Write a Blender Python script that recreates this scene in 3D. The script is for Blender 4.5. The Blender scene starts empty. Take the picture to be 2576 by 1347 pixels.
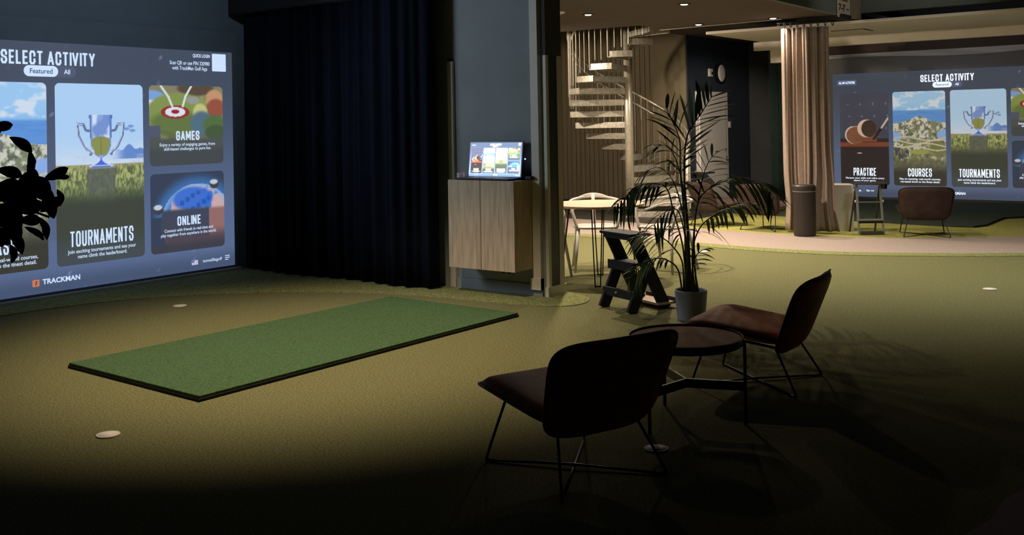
import bpy, math, random
import numpy as np
from mathutils import Vector, Matrix
random.seed(7); rng = np.random.RandomState(5)
sc = bpy.context.scene
COL = sc.collection
PI = math.pi

# ---------------------------------------------------------------- camera
F_PX, CX, CY = 2514.8, 1288.0, 293.0
PITCH, ROLL, YAW = -.0085, .0179, .6432
def _cam(d):
    x, y, z = d; X_, Y_, Z_ = x, -z, y
    c, s = math.cos(PITCH), math.sin(PITCH); Y2 = c*Y_-s*Z_; Z2 = s*Y_+c*Z_
    c, s = math.cos(ROLL), math.sin(ROLL); return (c*X_+s*Y2, -s*X_+c*Y2, Z2)
AXX = (math.cos(YAW), -math.sin(YAW), 0); AXY = (math.sin(YAW), math.cos(YAW), 0)
Mx, My, Mz = _cam(AXX), _cam(AXY), _cam((0, 0, 1))
right = Vector((Mx[0], My[0], Mz[0])); down = Vector((Mx[1], My[1], Mz[1])); fwd = Vector((Mx[2], My[2], Mz[2]))
cd = bpy.data.cameras.new('camera'); cam = bpy.data.objects.new('camera', cd); COL.objects.link(cam)
cam.matrix_world = Matrix.Translation((0, 0, 1.5)) @ Matrix((right, -down, -fwd)).transposed().to_4x4()
cd.sensor_fit = 'HORIZONTAL'; cd.sensor_width = 36; cd.lens = F_PX/2576*36
cd.shift_x = 0; cd.shift_y = (CY-673.5)/2576
cd.clip_end = 80; cd.clip_start = .05
sc.camera = cam
sc.view_settings.view_transform = 'Standard'; sc.view_settings.look = 'None'
sc.view_settings.gamma = 1; sc.view_settings.use_curve_mapping = False
sc.view_settings.exposure = 0.0
sc.cycles.use_denoising = True
sc.cycles.max_bounces = 6; sc.cycles.diffuse_bounces = 4; sc.cycles.glossy_bounces = 3
sc.cycles.sample_clamp_indirect = 4
w = bpy.data.worlds.new('world'); sc.world = w; w.use_nodes = True
w.node_tree.nodes['Background'].inputs[0].default_value = (.5, .6, .8, 1)
w.node_tree.nodes['Background'].inputs[1].default_value = 0.0

# ---------------------------------------------------------------- lights
WARM = (1.0, .82, .61)
def spot(name, loc, target, energy, size_deg, blend, color, radius=.05):
    l = bpy.data.lights.new(name, 'SPOT'); l.energy = energy; l.spot_size = math.radians(size_deg)
    l.spot_blend = blend; l.color = color; l.shadow_soft_size = radius
    o = bpy.data.objects.new(name, l); COL.objects.link(o); o.location = loc
    d = Vector(target)-Vector(loc); o.rotation_euler = d.to_track_quat('-Z', 'Y').to_euler(); return o
MAT_LIGHT = (-4.9, 4.2, 3.6)
spot('mat_spot', MAT_LIGHT, (-5.25, 4.6, 0), 740, 80, .8, (1, .80, .55), .04)
CEIL = [(-5.30, 10.42), (-6.68, 10.53), (-5.17, 12.72), (-6.27, 12.75), (-5.50, 8.30), (-6.85, 8.30)]
CE = [195, 150, 40, 170, 215, 60]
for (x, y), e in zip(CEIL, CE):
    spot('ceiling_spot', (x, y, 2.80), (x, y, 0), e*1.7, 144 if y < 9 else 160, 1.0, WARM, .04)
spot('bay_spot', (-4.6, 14.1, 2.72), (-4.3, 13.6, 0), 34, 120, .6, (1, .86, .68), .06)
spot('stair_fill', (-9.2, 11.0, 2.80), (-8.6, 13.0, 0), 330, 160, .5, WARM, .05)  # extra unseen spot added to brighten the staircase
spot('lounge_spot', (-1.8, 10.0, 3.9), (-2.1, 10.3, 0), 560, 104, 1.0, (1, .95, .80), .25)
spot('bulkhead_fill', (-1.6, 11.4, 3.9), (-4.2, 13.5, 3.0), 60, 62, .9, (1, .92, .80), .08)  # added wall-wash without a fixture, lifts the bulkhead and its sign
spot('screen_glow_fill', (-7.5, 4.3, 2.1), (-5.6, 7.1, 1.6), 125, 84, .6, (.72, .86, 1), .5)  # unseen cool fill added for screen glow on the partition and cabinet
spot('door_fill', (-6.27, 12.75, 2.80), (-8.34, 17.5, 1.3), 620, 34, .8, WARM, .04)  # extra beam added at a downlight's position to brighten the white door
spot('near_projector_fill', (-5.9, 4.8, 3.5), (-8.9, 5.0, 2.9), 95, 100, 1.0, (.6, .78, 1), .1)  # added fill in place of projector spill; no projector is modelled
spot('bay_projector_fill', (-4.2, 16.0, 2.65), (-4.4, 18.7, 1.9), 22, 130, 1.0, (.85, .88, 1), .1)  # fill added for spill on the far screen, without a projector

# ---------------------------------------------------------------- helpers
class MB:
    def __init__(s): s.v = []; s.f = []
    def add(s, vs, fs):
        n = len(s.v); s.v += [tuple(p) for p in vs]; s.f += [tuple(i+n for i in f) for f in fs]; return s
    def box(s, c, d, rz=0, M=None):
        x, y, z = [q/2 for q in d]
        P = [Vector((a*x, b*y, e*z)) for e in (-1, 1) for b in (-1, 1) for a in (-1, 1)]
        R = M.to_3x3() if M is not None else Matrix.Rotation(rz, 3, 'Z')
        return s.add([R @ p+Vector(c) for p in P], [(0, 2, 3, 1), (4, 5, 7, 6), (0, 1, 5, 4), (2, 6, 7, 3), (0, 4, 6, 2), (1, 3, 7, 5)])
    def beam(s, a, b, wd, th, up=(0, 0, 1)):
        a, b = Vector(a), Vector(b); d = (b-a); L = d.length; d.normalize()
        sd = d.cross(Vector(up)).normalized(); u = sd.cross(d)
        M = Matrix((sd, d, u)).transposed()
        return s.box((a+b)/2, (wd, L, th), M=M.to_4x4())
    def tube(s, pts, r, n=8, closed=False, caps=True):
        P = [Vector(p) for p in pts]; m = len(P); R = r if hasattr(r, '__len__') else [r]*m
        ref = None; vs = []
        for i in range(m):
            if closed: t = P[(i+1) % m]-P[i-1]
            else: t = P[min(i+1, m-1)]-P[max(i-1, 0)]
            t.normalize()
            if ref is None: ref = t.orthogonal().normalized()
            ref = (ref-t*ref.dot(t));
            if ref.length < 1e-6: ref = t.orthogonal()
            ref.normalize(); b = t.cross(ref)
            vs += [P[i]+(ref*math.cos(2*PI*k/n)+b*math.sin(2*PI*k/n))*R[i] for k in range(n)]
        fs = []
        for i in range(m if closed else m-1):
            j = (i+1) % m
            for k in range(n):
                k2 = (k+1) % n; fs.append((i*n+k, i*n+k2, j*n+k2, j*n+k))
        if not closed and caps: fs += [tuple(range(n-1, -1, -1)), tuple((m-1)*n+k for k in range(n))]
        return s.add(vs, fs)
    def lathe(s, prof, c=(0, 0, 0), n=32, M=None):
        vs = []; fs = []; m = len(prof)
        for r, z in prof:
            for k in range(n):
                p = Vector((r*math.cos(2*PI*k/n), r*math.sin(2*PI*k/n), z))
                if M is not None: p = M.to_3x3() @ p
                vs.append(p+Vector(c))
        for i in range(m-1):
            for k in range(n):
                k2 = (k+1) % n; fs.append((i*n+k, i*n+k2, (i+1)*n+k2, (i+1)*n+k))
        if prof[0][0] > 1e-5: fs.append(tuple(range(n-1, -1, -1)))
        if prof[-1][0] > 1e-5: fs.append(tuple((m-1)*n+k for k in range(n)))
        return s.add(vs, fs)
    def prism(s, poly, z0, z1):
        n = len(poly); vs = [(x, y, z0) for x, y in poly]+[(x, y, z1) for x, y in poly]
        a = sum(poly[i][0]*poly[(i+1) % n][1]-poly[(i+1) % n][0]*poly[i][1] for i in range(n))
        idx = list(range(n)) if a > 0 else list(range(n-1, -1, -1))
        fs = [tuple(reversed(idx)), tuple(i+n for i in idx)]
        for k in range(n):
            a_, b_ = idx[k], idx[(k+1) % n]; fs.append((a_, b_, b_+n, a_+n))
        return s.add(vs, fs)
    def grid(s, fn, nu, nv):
        vs = [fn(i/nu, j/nv) for j in range(nv+1) for i in range(nu+1)]
        fs = [(j*(nu+1)+i, j*(nu+1)+i+1, (j+1)*(nu+1)+i+1, (j+1)*(nu+1)+i) for j in range(nv) for i in range(nu)]
        return s.add(vs, fs)
    def slab(s, fn, n=10, m=22):
        """closed padded slab; fn(r, ang, side) -> point"""
        vs = []; fs = []
        for side in (1, -1):
            base = len(vs)
            for i in range(n+1):
                for k in range(m): vs.append(fn(i/n, 2*PI*k/m, side))
            for i in range(n):
                for k in range(m):
                    k2 = (k+1) % m; q = (base+i*m+k, base+(i+1)*m+k, base+(i+1)*m+k2, base+i*m+k2)
                    fs.append(q if side > 0 else q[::-1])
        return s.add(vs, fs)
    def build(s, name, mat, parent=None, smooth=False, bevel=0, solid=0, sub=0, merge=False):
        me = bpy.data.meshes.new(name); me.from_pydata([tuple(p) for p in s.v], [], s.f); me.validate()
        if merge:
            import bmesh
            bm = bmesh.new(); bm.from_mesh(me); bmesh.ops.remove_doubles(bm, verts=bm.verts, dist=1e-4)
            bmesh.ops.recalc_face_normals(bm, faces=bm.faces); bm.to_mesh(me); bm.free()
        me.materials.append(mat)
        if smooth: me.shade_smooth()
        o = bpy.data.objects.new(name, me); COL.objects.link(o)
        if parent is not None: o.parent = parent
        if solid: md = o.modifiers.new('s', 'SOLIDIFY'); md.thickness = solid; md.offset = 0
        if bevel: md = o.modifiers.new('b', 'BEVEL'); md.width = bevel; md.segments = 2; md.limit_method = 'ANGLE'
        if sub: md = o.modifiers.new('u', 'SUBSURF'); md.levels = sub; md.render_levels = sub
        return o

def tag(o, label=None, cat=None, group=None, kind=None):
    if label: o['label'] = label
    if cat: o['category'] = cat
    if group: o['group'] = group
    if kind: o['kind'] = kind
    return o
def thing(name, label, cat, loc=(0, 0, 0), rz=0, group=None):
    o = bpy.data.objects.new(name, None); COL.objects.link(o); o.location = loc; o.rotation_euler = (0, 0, rz)
    o.empty_display_size = .1
    return tag(o, label, cat, group)
def copy_tree(o, parent=None):
    c = o.copy(); COL.objects.link(c); c.parent = parent
    for ch in [x for x in COL.objects if x.parent == o]: copy_tree(ch, c)
    return c
def struct(o): o['kind'] = 'structure'; return o

def lin(c):
    return tuple(((x/255)/12.92 if x/255 <= .04045 else ((x/255+.055)/1.055)**2.4) for x in c)
def mat(name, rgb, rough=.6, metal=0, spec=.5, noise=0, nscale=20, bump=0, bscale=200, stretch=(1, 1, 1), rgb2=None, emit=None, estr=0, sheen=0, coords='Object', ior=1.5):
    m = bpy.data.materials.new(name); m.use_nodes = True; nt = m.node_tree; N = nt.nodes; L = nt.links
    b = N['Principled BSDF']; b.inputs['Roughness'].default_value = rough; b.inputs['Metallic'].default_value = metal
    b.inputs['Specular IOR Level'].default_value = spec
    b.inputs['IOR'].default_value = ior
    if sheen: b.inputs['Sheen Weight'].default_value = sheen
    c1 = (*rgb, 1)
    tc = N.new('ShaderNodeTexCoord'); mp = N.new('ShaderNodeMapping'); mp.inputs['Scale'].default_value = stretch
    L.new(tc.outputs[coords], mp.inputs[0])
    nz = N.new('ShaderNodeTexNoise'); nz.inputs['Scale'].default_value = nscale; nz.inputs['Detail'].default_value = 5
    L.new(mp.outputs[0], nz.inputs[0])
    mx = N.new('ShaderNodeMix'); mx.data_type = 'RGBA'
    mx.inputs[6].default_value = (*[x*(1-noise) for x in rgb], 1)
    mx.inputs[7].default_value = (*(rgb2 or [min(1, x*(1+noise)) for x in rgb]), 1)
    rp = N.new('ShaderNodeValToRGB'); rp.color_ramp.elements[0].position = .3; rp.color_ramp.elements[1].position = .7
    L.new(nz.outputs[0], rp.inputs[0]); L.new(rp.outputs[0], mx.inputs[0]); L.new(mx.outputs[2], b.inputs['Base Color'])
    if bump:
        n2 = N.new('ShaderNodeTexNoise'); n2.inputs['Scale'].default_value = bscale; n2.inputs['Detail'].default_value = 3
        L.new(mp.outputs[0], n2.inputs[0])
        bp = N.new('ShaderNodeBump'); bp.inputs['Strength'].default_value = bump; bp.inputs['Distance'].default_value = .01
        L.new(n2.outputs[0], bp.inputs['Height']); L.new(bp.outputs[0], b.inputs['Normal'])
    if emit: b.inputs['Emission Color'].default_value = (*emit, 1); b.inputs['Emission Strength'].default_value = estr
    return m
def emis(name, strength, rgb=None, attr=None, gamma=None, tint=None):
    m = bpy.data.materials.new(name); m.use_nodes = True; nt = m.node_tree; N = nt.nodes; L = nt.links
    b = N['Principled BSDF']; b.inputs['Base Color'].default_value = (.05, .05, .055, 1); b.inputs['Roughness'].default_value = .8
    b.inputs['Specular IOR Level'].default_value = .1
    b.inputs['Emission Strength'].default_value = strength
    if attr:
        a = N.new('ShaderNodeAttribute'); a.attribute_name = attr
        if tint:
            q = N.new('ShaderNodeMix'); q.data_type = 'RGBA'; q.blend_type = 'MULTIPLY'; q.inputs[0].default_value = 1; q.inputs[7].default_value = (*tint, 1)
            L.new(a.outputs['Color'], q.inputs[6]); L.new(q.outputs[2], b.inputs['Emission Color'])
            return m
        if gamma:
            g = N.new('ShaderNodeGamma'); g.inputs[1].default_value = gamma; L.new(a.outputs['Color'], g.inputs[0]); L.new(g.outputs[0], b.inputs['Emission Color'])
        else: L.new(a.outputs['Color'], b.inputs['Emission Color'])
    else: b.inputs['Emission Color'].default_value = (*rgb, 1)
    return m

M = {}
M['turf'] = mat('turf', (.232, .228, .108), .95, spec=.1, noise=.45, nscale=90, bump=1.0, bscale=320)
M['rough_turf'] = mat('rough_turf', (.27, .28, .115), .95, spec=.1, noise=.55, nscale=60, bump=1, bscale=170)
M['mat_turf'] = mat('mat_turf', (.085, .155, .07), .95, spec=.1, noise=.35, nscale=80, bump=1, bscale=260)
M['bay_turf_lit'] = mat('bay_turf_lit', (.40, .39, .12), .95, spec=.1, noise=.35, nscale=60, bump=.6, bscale=200)  # turf lightened in the colour to stand in for light on the bay floor
M['shaded_turf'] = mat('shaded_turf', (.065, .085, .065), .95, spec=.1, noise=.4, nscale=70, bump=1, bscale=260)  # turf darkened in the colour for the shade under the bay canopy
M['path'] = mat('path_carpet', (.37, .30, .27), .95, spec=.1, noise=.10, nscale=40, bump=.3, bscale=400)
M['dark_floor'] = mat('dark_floor', (.040, .033, .028), .7, noise=.2, nscale=6)
M['purple'] = mat('plum_carpet', (.24, .2, .24), .95, noise=.15, nscale=60)
M['rubber'] = mat('rubber', (.012, .012, .012), .8)
M['wall_blue'] = mat('wall_grey_blue', (.25, .275, .285), .8, noise=.06, nscale=3, bump=.1)
M['wall_dark'] = mat('wall_dark', (.05, .055, .06), .9, noise=.1, nscale=3)
M['screenwall'] = mat('screen_surround', (.15, .18, .21), .9, noise=.05, nscale=5)
M['navy'] = mat('navy_paint', (.020, .030, .055), .8, noise=.1, nscale=4)
M['navy_cloth'] = mat('navy_cloth', (.0045, .006, .013), .95, spec=.1, noise=.2, nscale=30)
M['green_cloth'] = mat('dark_green_cloth', (.015, .035, .03), .95, noise=.2, nscale=30)
M['olive'] = mat('olive_paint', (.17, .14, .085), .85, noise=.08, nscale=4)
M['olive_panel'] = mat('olive_board', (.18, .145, .09), .8, noise=.15, nscale=6, stretch=(6, 1, .2))
M['ceiling'] = mat('ceiling_paint', (.100, .078, .072), .9, noise=.05, nscale=4)
M['dark_ceiling'] = mat('dark_ceiling', (.04, .042, .04), .9)
M['fascia'] = mat('fascia_paint', (.15, .18, .18), .9, noise=.08, nscale=5)
M['cream'] = mat('cream_board', (.80, .75, .69), .75, noise=.05, nscale=4)
M['brown_box'] = mat('brown_board', (.10, .07, .055), .8, noise=.1, nscale=5)
M['trim'] = mat('trim_paint', (.66, .61, .54), .6, noise=.04, nscale=5)
M['glass_dark'] = mat('dark_panel', (.045, .055, .055), .35, noise=.1, nscale=5)
M['white'] = mat('white_paint', (.74, .72, .70), .5, noise=.03, nscale=5)
M['steel'] = mat('galvanised_steel', (.60, .57, .50), .45, metal=.55, noise=.22, nscale=22, bump=.25, bscale=60)
M['steel_bar'] = mat('galvanised_bar', (.62, .58, .50), .4, metal=.5, noise=.1, nscale=20)
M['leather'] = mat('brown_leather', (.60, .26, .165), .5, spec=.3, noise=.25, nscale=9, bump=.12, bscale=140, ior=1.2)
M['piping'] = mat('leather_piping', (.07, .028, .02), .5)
M['shaded_leather'] = mat('shaded_brown_leather', (.062, .042, .038), .5, spec=.3, noise=.2, nscale=8, bump=.1, ior=1.2)  # same brown leather, darkened in the colour for the dimmer far chairs
M['black_metal'] = mat('black_metal', (.02, .02, .02), .35, metal=.6)
M['dark_wood'] = mat('walnut', (.66, .36, .22), .6, spec=.05, noise=.3, nscale=6, stretch=(1, 9, 1))
M['light_wood'] = mat('light_oak', (.46, .32, .21), .5, noise=.12, nscale=6, stretch=(1, 9, 1))
M['oak'] = mat('oak_laminate', (.50, .36, .24), .55, noise=.2, nscale=7, stretch=(7, 7, .5), rgb2=(.64, .49, .35))
M['black_wood'] = mat('black_painted_wood', (.012, .014, .015), .6, spec=.25, noise=.3, nscale=10)
M['plastic'] = mat('pale_plastic', (.50, .46, .43), .35, noise=.04, nscale=5)
M['plastic_dark'] = mat('dark_plastic', (.05, .045, .042), .4)
M['pot'] = mat('grey_pot', (.27, .28, .32), .75, noise=.1, nscale=14)
M['soil'] = mat('soil', (.03, .02, .012), .95, noise=.4, nscale=60)
M['palm'] = mat('palm_leaf', (.045, .075, .022), .62, spec=.3, noise=.35, nscale=12)
M['palm_stem'] = mat('palm_stem', (.05, .06, .022), .5, noise=.3, nscale=10)
M['ficus'] = mat('dark_leaf', (.015, .03, .015), .45, noise=.3, nscale=12)
M['curtain'] = mat('taupe_cloth', (.36, .285, .245), .9, spec=.15, noise=.1, nscale=30, bump=.15, bscale=300)
M['bin'] = mat('brown_enamel', (.03, .023, .02), .45)
M['grey_metal'] = mat('grey_aluminium', (.32, .34, .32), .4, metal=.5)
M['paper'] = mat('paper', (.62, .54, .47), .8)
M['ink'] = mat('ink', (.05, .03, .02), .8)
M['fasc_box'] = mat('beige_board', (.27, .22, .17), .8, noise=.1, nscale=6)
M['black_gloss'] = mat('black_plastic', (.012, .012, .014), .35)
M['pink'] = mat('pink_card', (.65, .35, .38), .6)
M['cup_white'] = mat('cup_white', (.75, .68, .62), .6)
M['lamp'] = emis('lamp_glow', 18, (1, .88, .66))
M['led'] = emis('led_blue', 6, (.3, .4, 1))
M['img'] = emis('projected_image', .92, attr='Col')
M['img_r'] = emis('projected_image_far', .80, attr='Col', tint=(1.0, .90, .78))
M['img_lap'] = emis('display_image', 7.0, attr='Col', gamma=1.1)
M['txt'] = emis('projected_white', 1.0, lin((205, 226, 255)))
M['txt_r'] = emis('projected_white_far', 1.25, lin((225, 238, 255)))
M['txt_lap'] = emis('display_white', 6.0, (1, .95, 1))
M['txt_dk'] = emis('projected_dark', 1.0, lin((40, 62, 110)))
M['txt_or'] = emis('projected_orange', 1.0, lin((205, 120, 80)))
M['txt_pill'] = emis('projected_pill', .9, lin((84, 92, 120)))

# ---------------------------------------------------------------- the setting
def sbox(name, x0, x1, y0, y1, z0, z1, m):
    return struct(MB().box(((x0+x1)/2, (y0+y1)/2, (z0+z1)/2), (x1-x0, y1-y0, z1-z0)).build(name, m))
sbox('floor', -12, 3.5, -2.5, 19.6, -.1, 0, M['turf'])
def catmull(P, n=8, closed=False):
    out = []; m = len(P)
    for i in range(m-1):
        p0, p1, p2, p3 = [np.array(P[max(0, min(m-1, j))], float) for j in (i-1, i, i+1, i+2)]
        for k in range(n):
            t = k/n; out.append(tuple(.5*((2*p1)+(-p0+p2)*t+(2*p0-5*p1+4*p2-p3)*t*t+(-p0+3*p1-3*p2+p3)*t**3)))
    out.append(tuple(P[-1])); return out
near_c = catmull([(-12, 11.6), (-7.9, 11.42), (-6.8, 11.40), (-5.94, 11.30), (-4.8, 11.14), (-3.9, 11.2), (-3.1, 11.5), (-2.1, 12.05), (-.5, 13.3), (1, 15)])
far_c = catmull([(-12, 13.1), (-9, 13.15), (-7.6, 13.05), (-6.6, 12.78), (-6.03, 12.68), (-5.09, 12.58), (-4.36, 12.61), (-3.48, 12.93), (-2.88, 13.35), (-2.39, 13.75), (-1.2, 15), (-.4, 16)])
struct(MB().prism(near_c+far_c[::-1], 0, .004).build('trim_1', M['path']))
seam_c = [(x+.02, y-.27) for x, y in near_c]
struct(MB().prism([(x, y) for x, y in near_c]+seam_c[::-1], 0, .006).build('trim_2', M['rough_turf']))
fr = catmull([(-8.84, 3.0), (-8.40, 3.6), (-8.25, 4.69), (-7.88, 5.43), (-7.23, 6.04), (-6.6, 6.40), (-5.81, 6.60), (-5.1, 6.66), (-4.66, 6.78), (-4.54, 7.0), (-4.66, 7.27), (-4.95, 7.40)])
struct(MB().prism(fr+[(-5.0, 7.36), (-5.0, 7.1), (-8.84, 7.1)], 0, .006).build('trim_3', M['rough_turf']))
struct(MB().prism([(-12, 13.2), (-9, 13.28), (-7.7, 13.2), (-7.0, 13.0), (-6.95, 16.4), (-12, 16.5)], 0, .008).build('trim_4', M['dark_floor']))
struct(MB().prism(catmull([(-1.25, 2.6), (-.86, 3.9), (-.78, 4.45), (-.2, 6), (1.5, 8)])+[(3.4, 8), (3.4, 2.6)], 0, .006).build('trim_5', M['purple']))
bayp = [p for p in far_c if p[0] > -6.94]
struct(MB().prism([(-6.94, 18.5), (-6.94, 12.90)]+bayp+[(3.4, 18.0), (3.4, 18.5)], 0, .005).build('lit_turf_overlay', M['bay_turf_lit']))  # overlay of the turf with the light put into its colour
# left bay
sbox('wall_left', -9.1, -8.9, -2.5, 7.3, 0, 4.2, M['screenwall'])
sbox('wall_partition', -9.1, -4.98, 7.12, 7.34, 0, 4.2, M['wall_blue'])
sbox('wall_back', -9.1, 3.5, -2.7, -2.5, 0, 4.2, M['wall_dark'])
sbox('wall_right', 3.5, 3.7, -2.7, 19.8, 0, 4.2, M['wall_dark'])
sbox('ceiling', -9.1, 3.5, -2.5, 7.34, 4.2, 4.3, M['dark_ceiling'])
c2 = sbox('ceiling.001', -4.38, 3.5, 7.34, 13.6, 4.2, 4.3, M['dark_ceiling'])
# jamb at the end of the partition
sbox('trim_6', -6.06, -6.0, 7.09, 7.12, 0, 2.1, M['trim'])
sbox('trim_7', -5.10, -5.02, 7.075, 7.12, .06, 4.2, M['trim'])
sbox('trim_8', -5.13, -5.02, 7.07, 7.12, .06, .16, M['trim'])
sbox('baseboard_partition', -5.99, -5.02, 7.095, 7.12, 0, .10, M['wall_blue'])
sbox('trim_9', -4.98, -4.95, 7.10, 7.14, 0, 2.10, M['trim'])
sbox('trim_10', -4.98, -4.955, 7.14, 7.27, .06, 2.10, M['glass_dark'])
sbox('trim_11', -4.98, -4.95, 7.27, 7.34, 0, 2.10, M['trim'])
sbox('trim_12', -4.98, -4.945, 7.08, 7.36, 0, .09, M['trim'])
sbox('trim_13', -4.98, -4.95, 7.10, 7.34, 2.10, 4.2, M['wall_dark'])
# far hall
sbox('ceiling.002', -11.6, -4.40, 7.34, 12.25, 2.86, 3.02, M['ceiling'])
sbox('ceiling.003', -6.95, -4.40, 12.25, 13.0, 2.86, 3.02, M['ceiling'])
sbox('ceiling.004', -6.95, -4.98, 13.0, 19.4, 3.08, 3.2, M['ceiling'])
sbox('ceiling.005', -8.4, -6.95, 15.3, 19.4, 3.08, 3.2, M['ceiling'])
sbox('ceiling.006', -12, -4.4, 7.34, 19.6, 5.4, 5.5, M['dark_ceiling'])
sbox('wall_far', -12, -9.05, 16.6, 16.75, 0, 5.4, M['olive'])
sbox('wall_far.001', -9.05, -8.36, 16.45, 16.75, 0, 5.4, M['olive'])
pm = MB()
for i in range(26):
    pm.box((-11.75+i*.105, 16.59, 2.7), (.095, .02, 5.4))
struct(pm.build('trim_14', M['olive_panel'], bevel=.004))
sbox('wall_stair_side', -12, -11.85, 7.3, 16.6, 0, 5.4, M['olive'])
sbox('wall_door_side', -8.5, -8.34, 16.47, 19.4, 0, 3.2, M['navy'])
sbox('baseboard_door_side', -8.34, -8.325, 16.47, 19.2, 0, .09, M['dark_floor'])
sbox('wall_bay', -8.5, 3.5, 19.2, 19.4, 0, 4.2, M['wall_dark'])
# bulkhead edge of the low ceiling
sbox('wall_bulkhead', -4.44, -4.38, 7.34, 13.42, 2.86, 4.2, M['fascia'])
sbox('trim_15', -4.44, -4.37, 13.42, 13.86, 2.86, 4.2, M['fasc_box'])
sbox('wall_bay_front', -4.44, 3.5, 13.86, 13.95, 2.95, 4.2, M['fascia'])
sbox('trim_16', -4.36, 3.5, 13.84, 13.86, 3.16, 3.165, M['cream'])
sbox('ceiling.007', -4.96, -4.44, 13.04, 15.6, 2.93, 2.95, M['dark_ceiling'])
# bay canopy
sbox('ceiling.008', -6.62, 3.5, 13.70, 15.74, 2.80, 2.84, M['cream'])
sbox('trim_17', -6.75, 3.5, 15.75, 15.85, 2.66, 2.80, M['cream'])
sbox('trim_18', -6.5, -6.3, 15.85, 16.0, 2.45, 2.66, M['cream'])
sbox('trim_19', -7.2, 3.5, 18.55, 19.2, 2.70, 3.08, M['brown_box'])
sbox('trim_20', -5.05, -4.55, 14.6, 14.62, 2.792, 2.80, M['black_metal'])
sbox('trim_21', -4.60, -4.55, 14.62, 15.0, 2.792, 2.80, M['black_metal'])
# door with frame in the navy wall
d = struct(MB().box((-8.32, 17.41, 1.03), (.05, 1.30, 2.06)).build('door_1', M['white'], bevel=.004))
MB().box((-8.285, 17.36, .99), (.03, 1.12, 1.95)).build('door_leaf', M['white'], d, bevel=.003)
hd = MB(); hd.tube([(-8.27, 17.86, .82), (-8.22, 17.86, .82), (-8.21, 17.74, .82)], .010)
hd.build('door_handle', M['grey_metal'], d)
MB().lathe([(.0, 0), (.025, 0), (.025, .012), (0, .012)], (-8.27, 17.86, .95), 16, Matrix.Rotation(PI/2, 4, 'Y')).build('lock', M['grey_metal'], d)
# wall lamp, thermostat, switch
t = thing('wall_lamp', 'round white wall lamp with dark rim above the white door', 'lamp', (-8.34, 17.76, 2.42))
RY = Matrix.Rotation(PI/2, 4, 'Y')
MB().lathe([(.19, 0), (.19, .06), (.17, .075)], (0, 0, 0), 40, RY).build('rim', M['black_metal'], t)
MB().lathe([(.165, .06), (.165, .08), (.12, .092), (0, .096)], (0, 0, 0), 40, RY).build('diffuser', M['white'], t, smooth=True)
t = thing('detector_box', 'small white square box on the navy wall left of the round lamp', 'sensor', (-8.34, 17.38, 2.42))
MB().box((.02, 0, 0), (.04, .14, .15)).build('housing', M['white'], t, bevel=.006)
MB().box((.042, .03, -.01), (.006, .05, .05)).build('window', M['black_gloss'], t)
t = thing('light_switch', 'white square switch on the navy wall right of the door', 'switch', (-8.34, 18.19, 1.43))
MB().box((.01, 0, 0), (.02, .13, .13)).build('plate', M['white'], t, bevel=.004)
MB().box((.024, 0, 0), (.01, .06, .08)).build('rocker', M['white'], t, bevel=.003)

# ---------------------------------------------------------------- ceiling lights
dl = thing('downlight', 'x', 'ceiling light', (0, 0, 2.86), group='recessed downlights in the low brown ceiling')
MB().lathe([(.045, -.004), (.06, -.010), (.075, -.006), (.078, 0)], (0, 0, 0), 28).build('trim_ring', M['black_metal'], dl, smooth=True)
MB().lathe([(.044, -.004), (.035, -.012), (0, -.016)], (0, 0, 0), 24).build('bulb', M['lamp'], dl, smooth=True)
LAB = ['lit downlight in the brown ceiling, nearest and highest in view', 'lit downlight in the brown ceiling beside the round smoke alarm, left of the others',
       'lit downlight in the brown ceiling right next to the gathered curtain', 'lit downlight in the brown ceiling nearest the top of the spiral stair',
       'lit downlight in the brown ceiling above the round table, right of pair', 'lit downlight in the brown ceiling above the round table, left of pair']
for i, (x, y) in enumerate(CEIL):
    o = dl if i == 0 else copy_tree(dl)
    o.location = (x, y, 2.86); o['label'] = LAB[i]
t = thing('smoke_alarm', 'round white smoke alarm on the brown ceiling beside the partition', 'smoke alarm', (-6.73, 9.98, 2.86))
MB().lathe([(0, -.035), (.05, -.03), (.062, -.012), (.062, 0)], (0, 0, 0), 28).build('housing', M['white'], t, smooth=True)
MB().box((.0, .0, -.042), (.012, .012, .015)).build('indicator', M['cup_white'], t)
wr = MB().tube([(-7.0, 12.97, 2.845), (-5.1, 12.84, 2.845)], .005, 6).build('ceiling_wire', M['steel_bar'])
tag(wr, 'thin pale wire running under the brown ceiling towards the gathered curtain', 'wire')
t = thing('spotlight_fixture', 'ceiling spotlight above the green hitting mat', 'spotlight', (MAT_LIGHT[0], MAT_LIGHT[1], 4.2))
MB().tube([(0, 0, 0), (0, 0, -.40)], .012).build('stem', M['black_metal'], t)
MB().lathe([(.03, -.40), (.07, -.42), (.075, -.55), (.07, -.55), (.055, -.5), (0, -.49)], (0, 0, 0), 24).build('shade', M['black_metal'], t, smooth=True)

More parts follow.
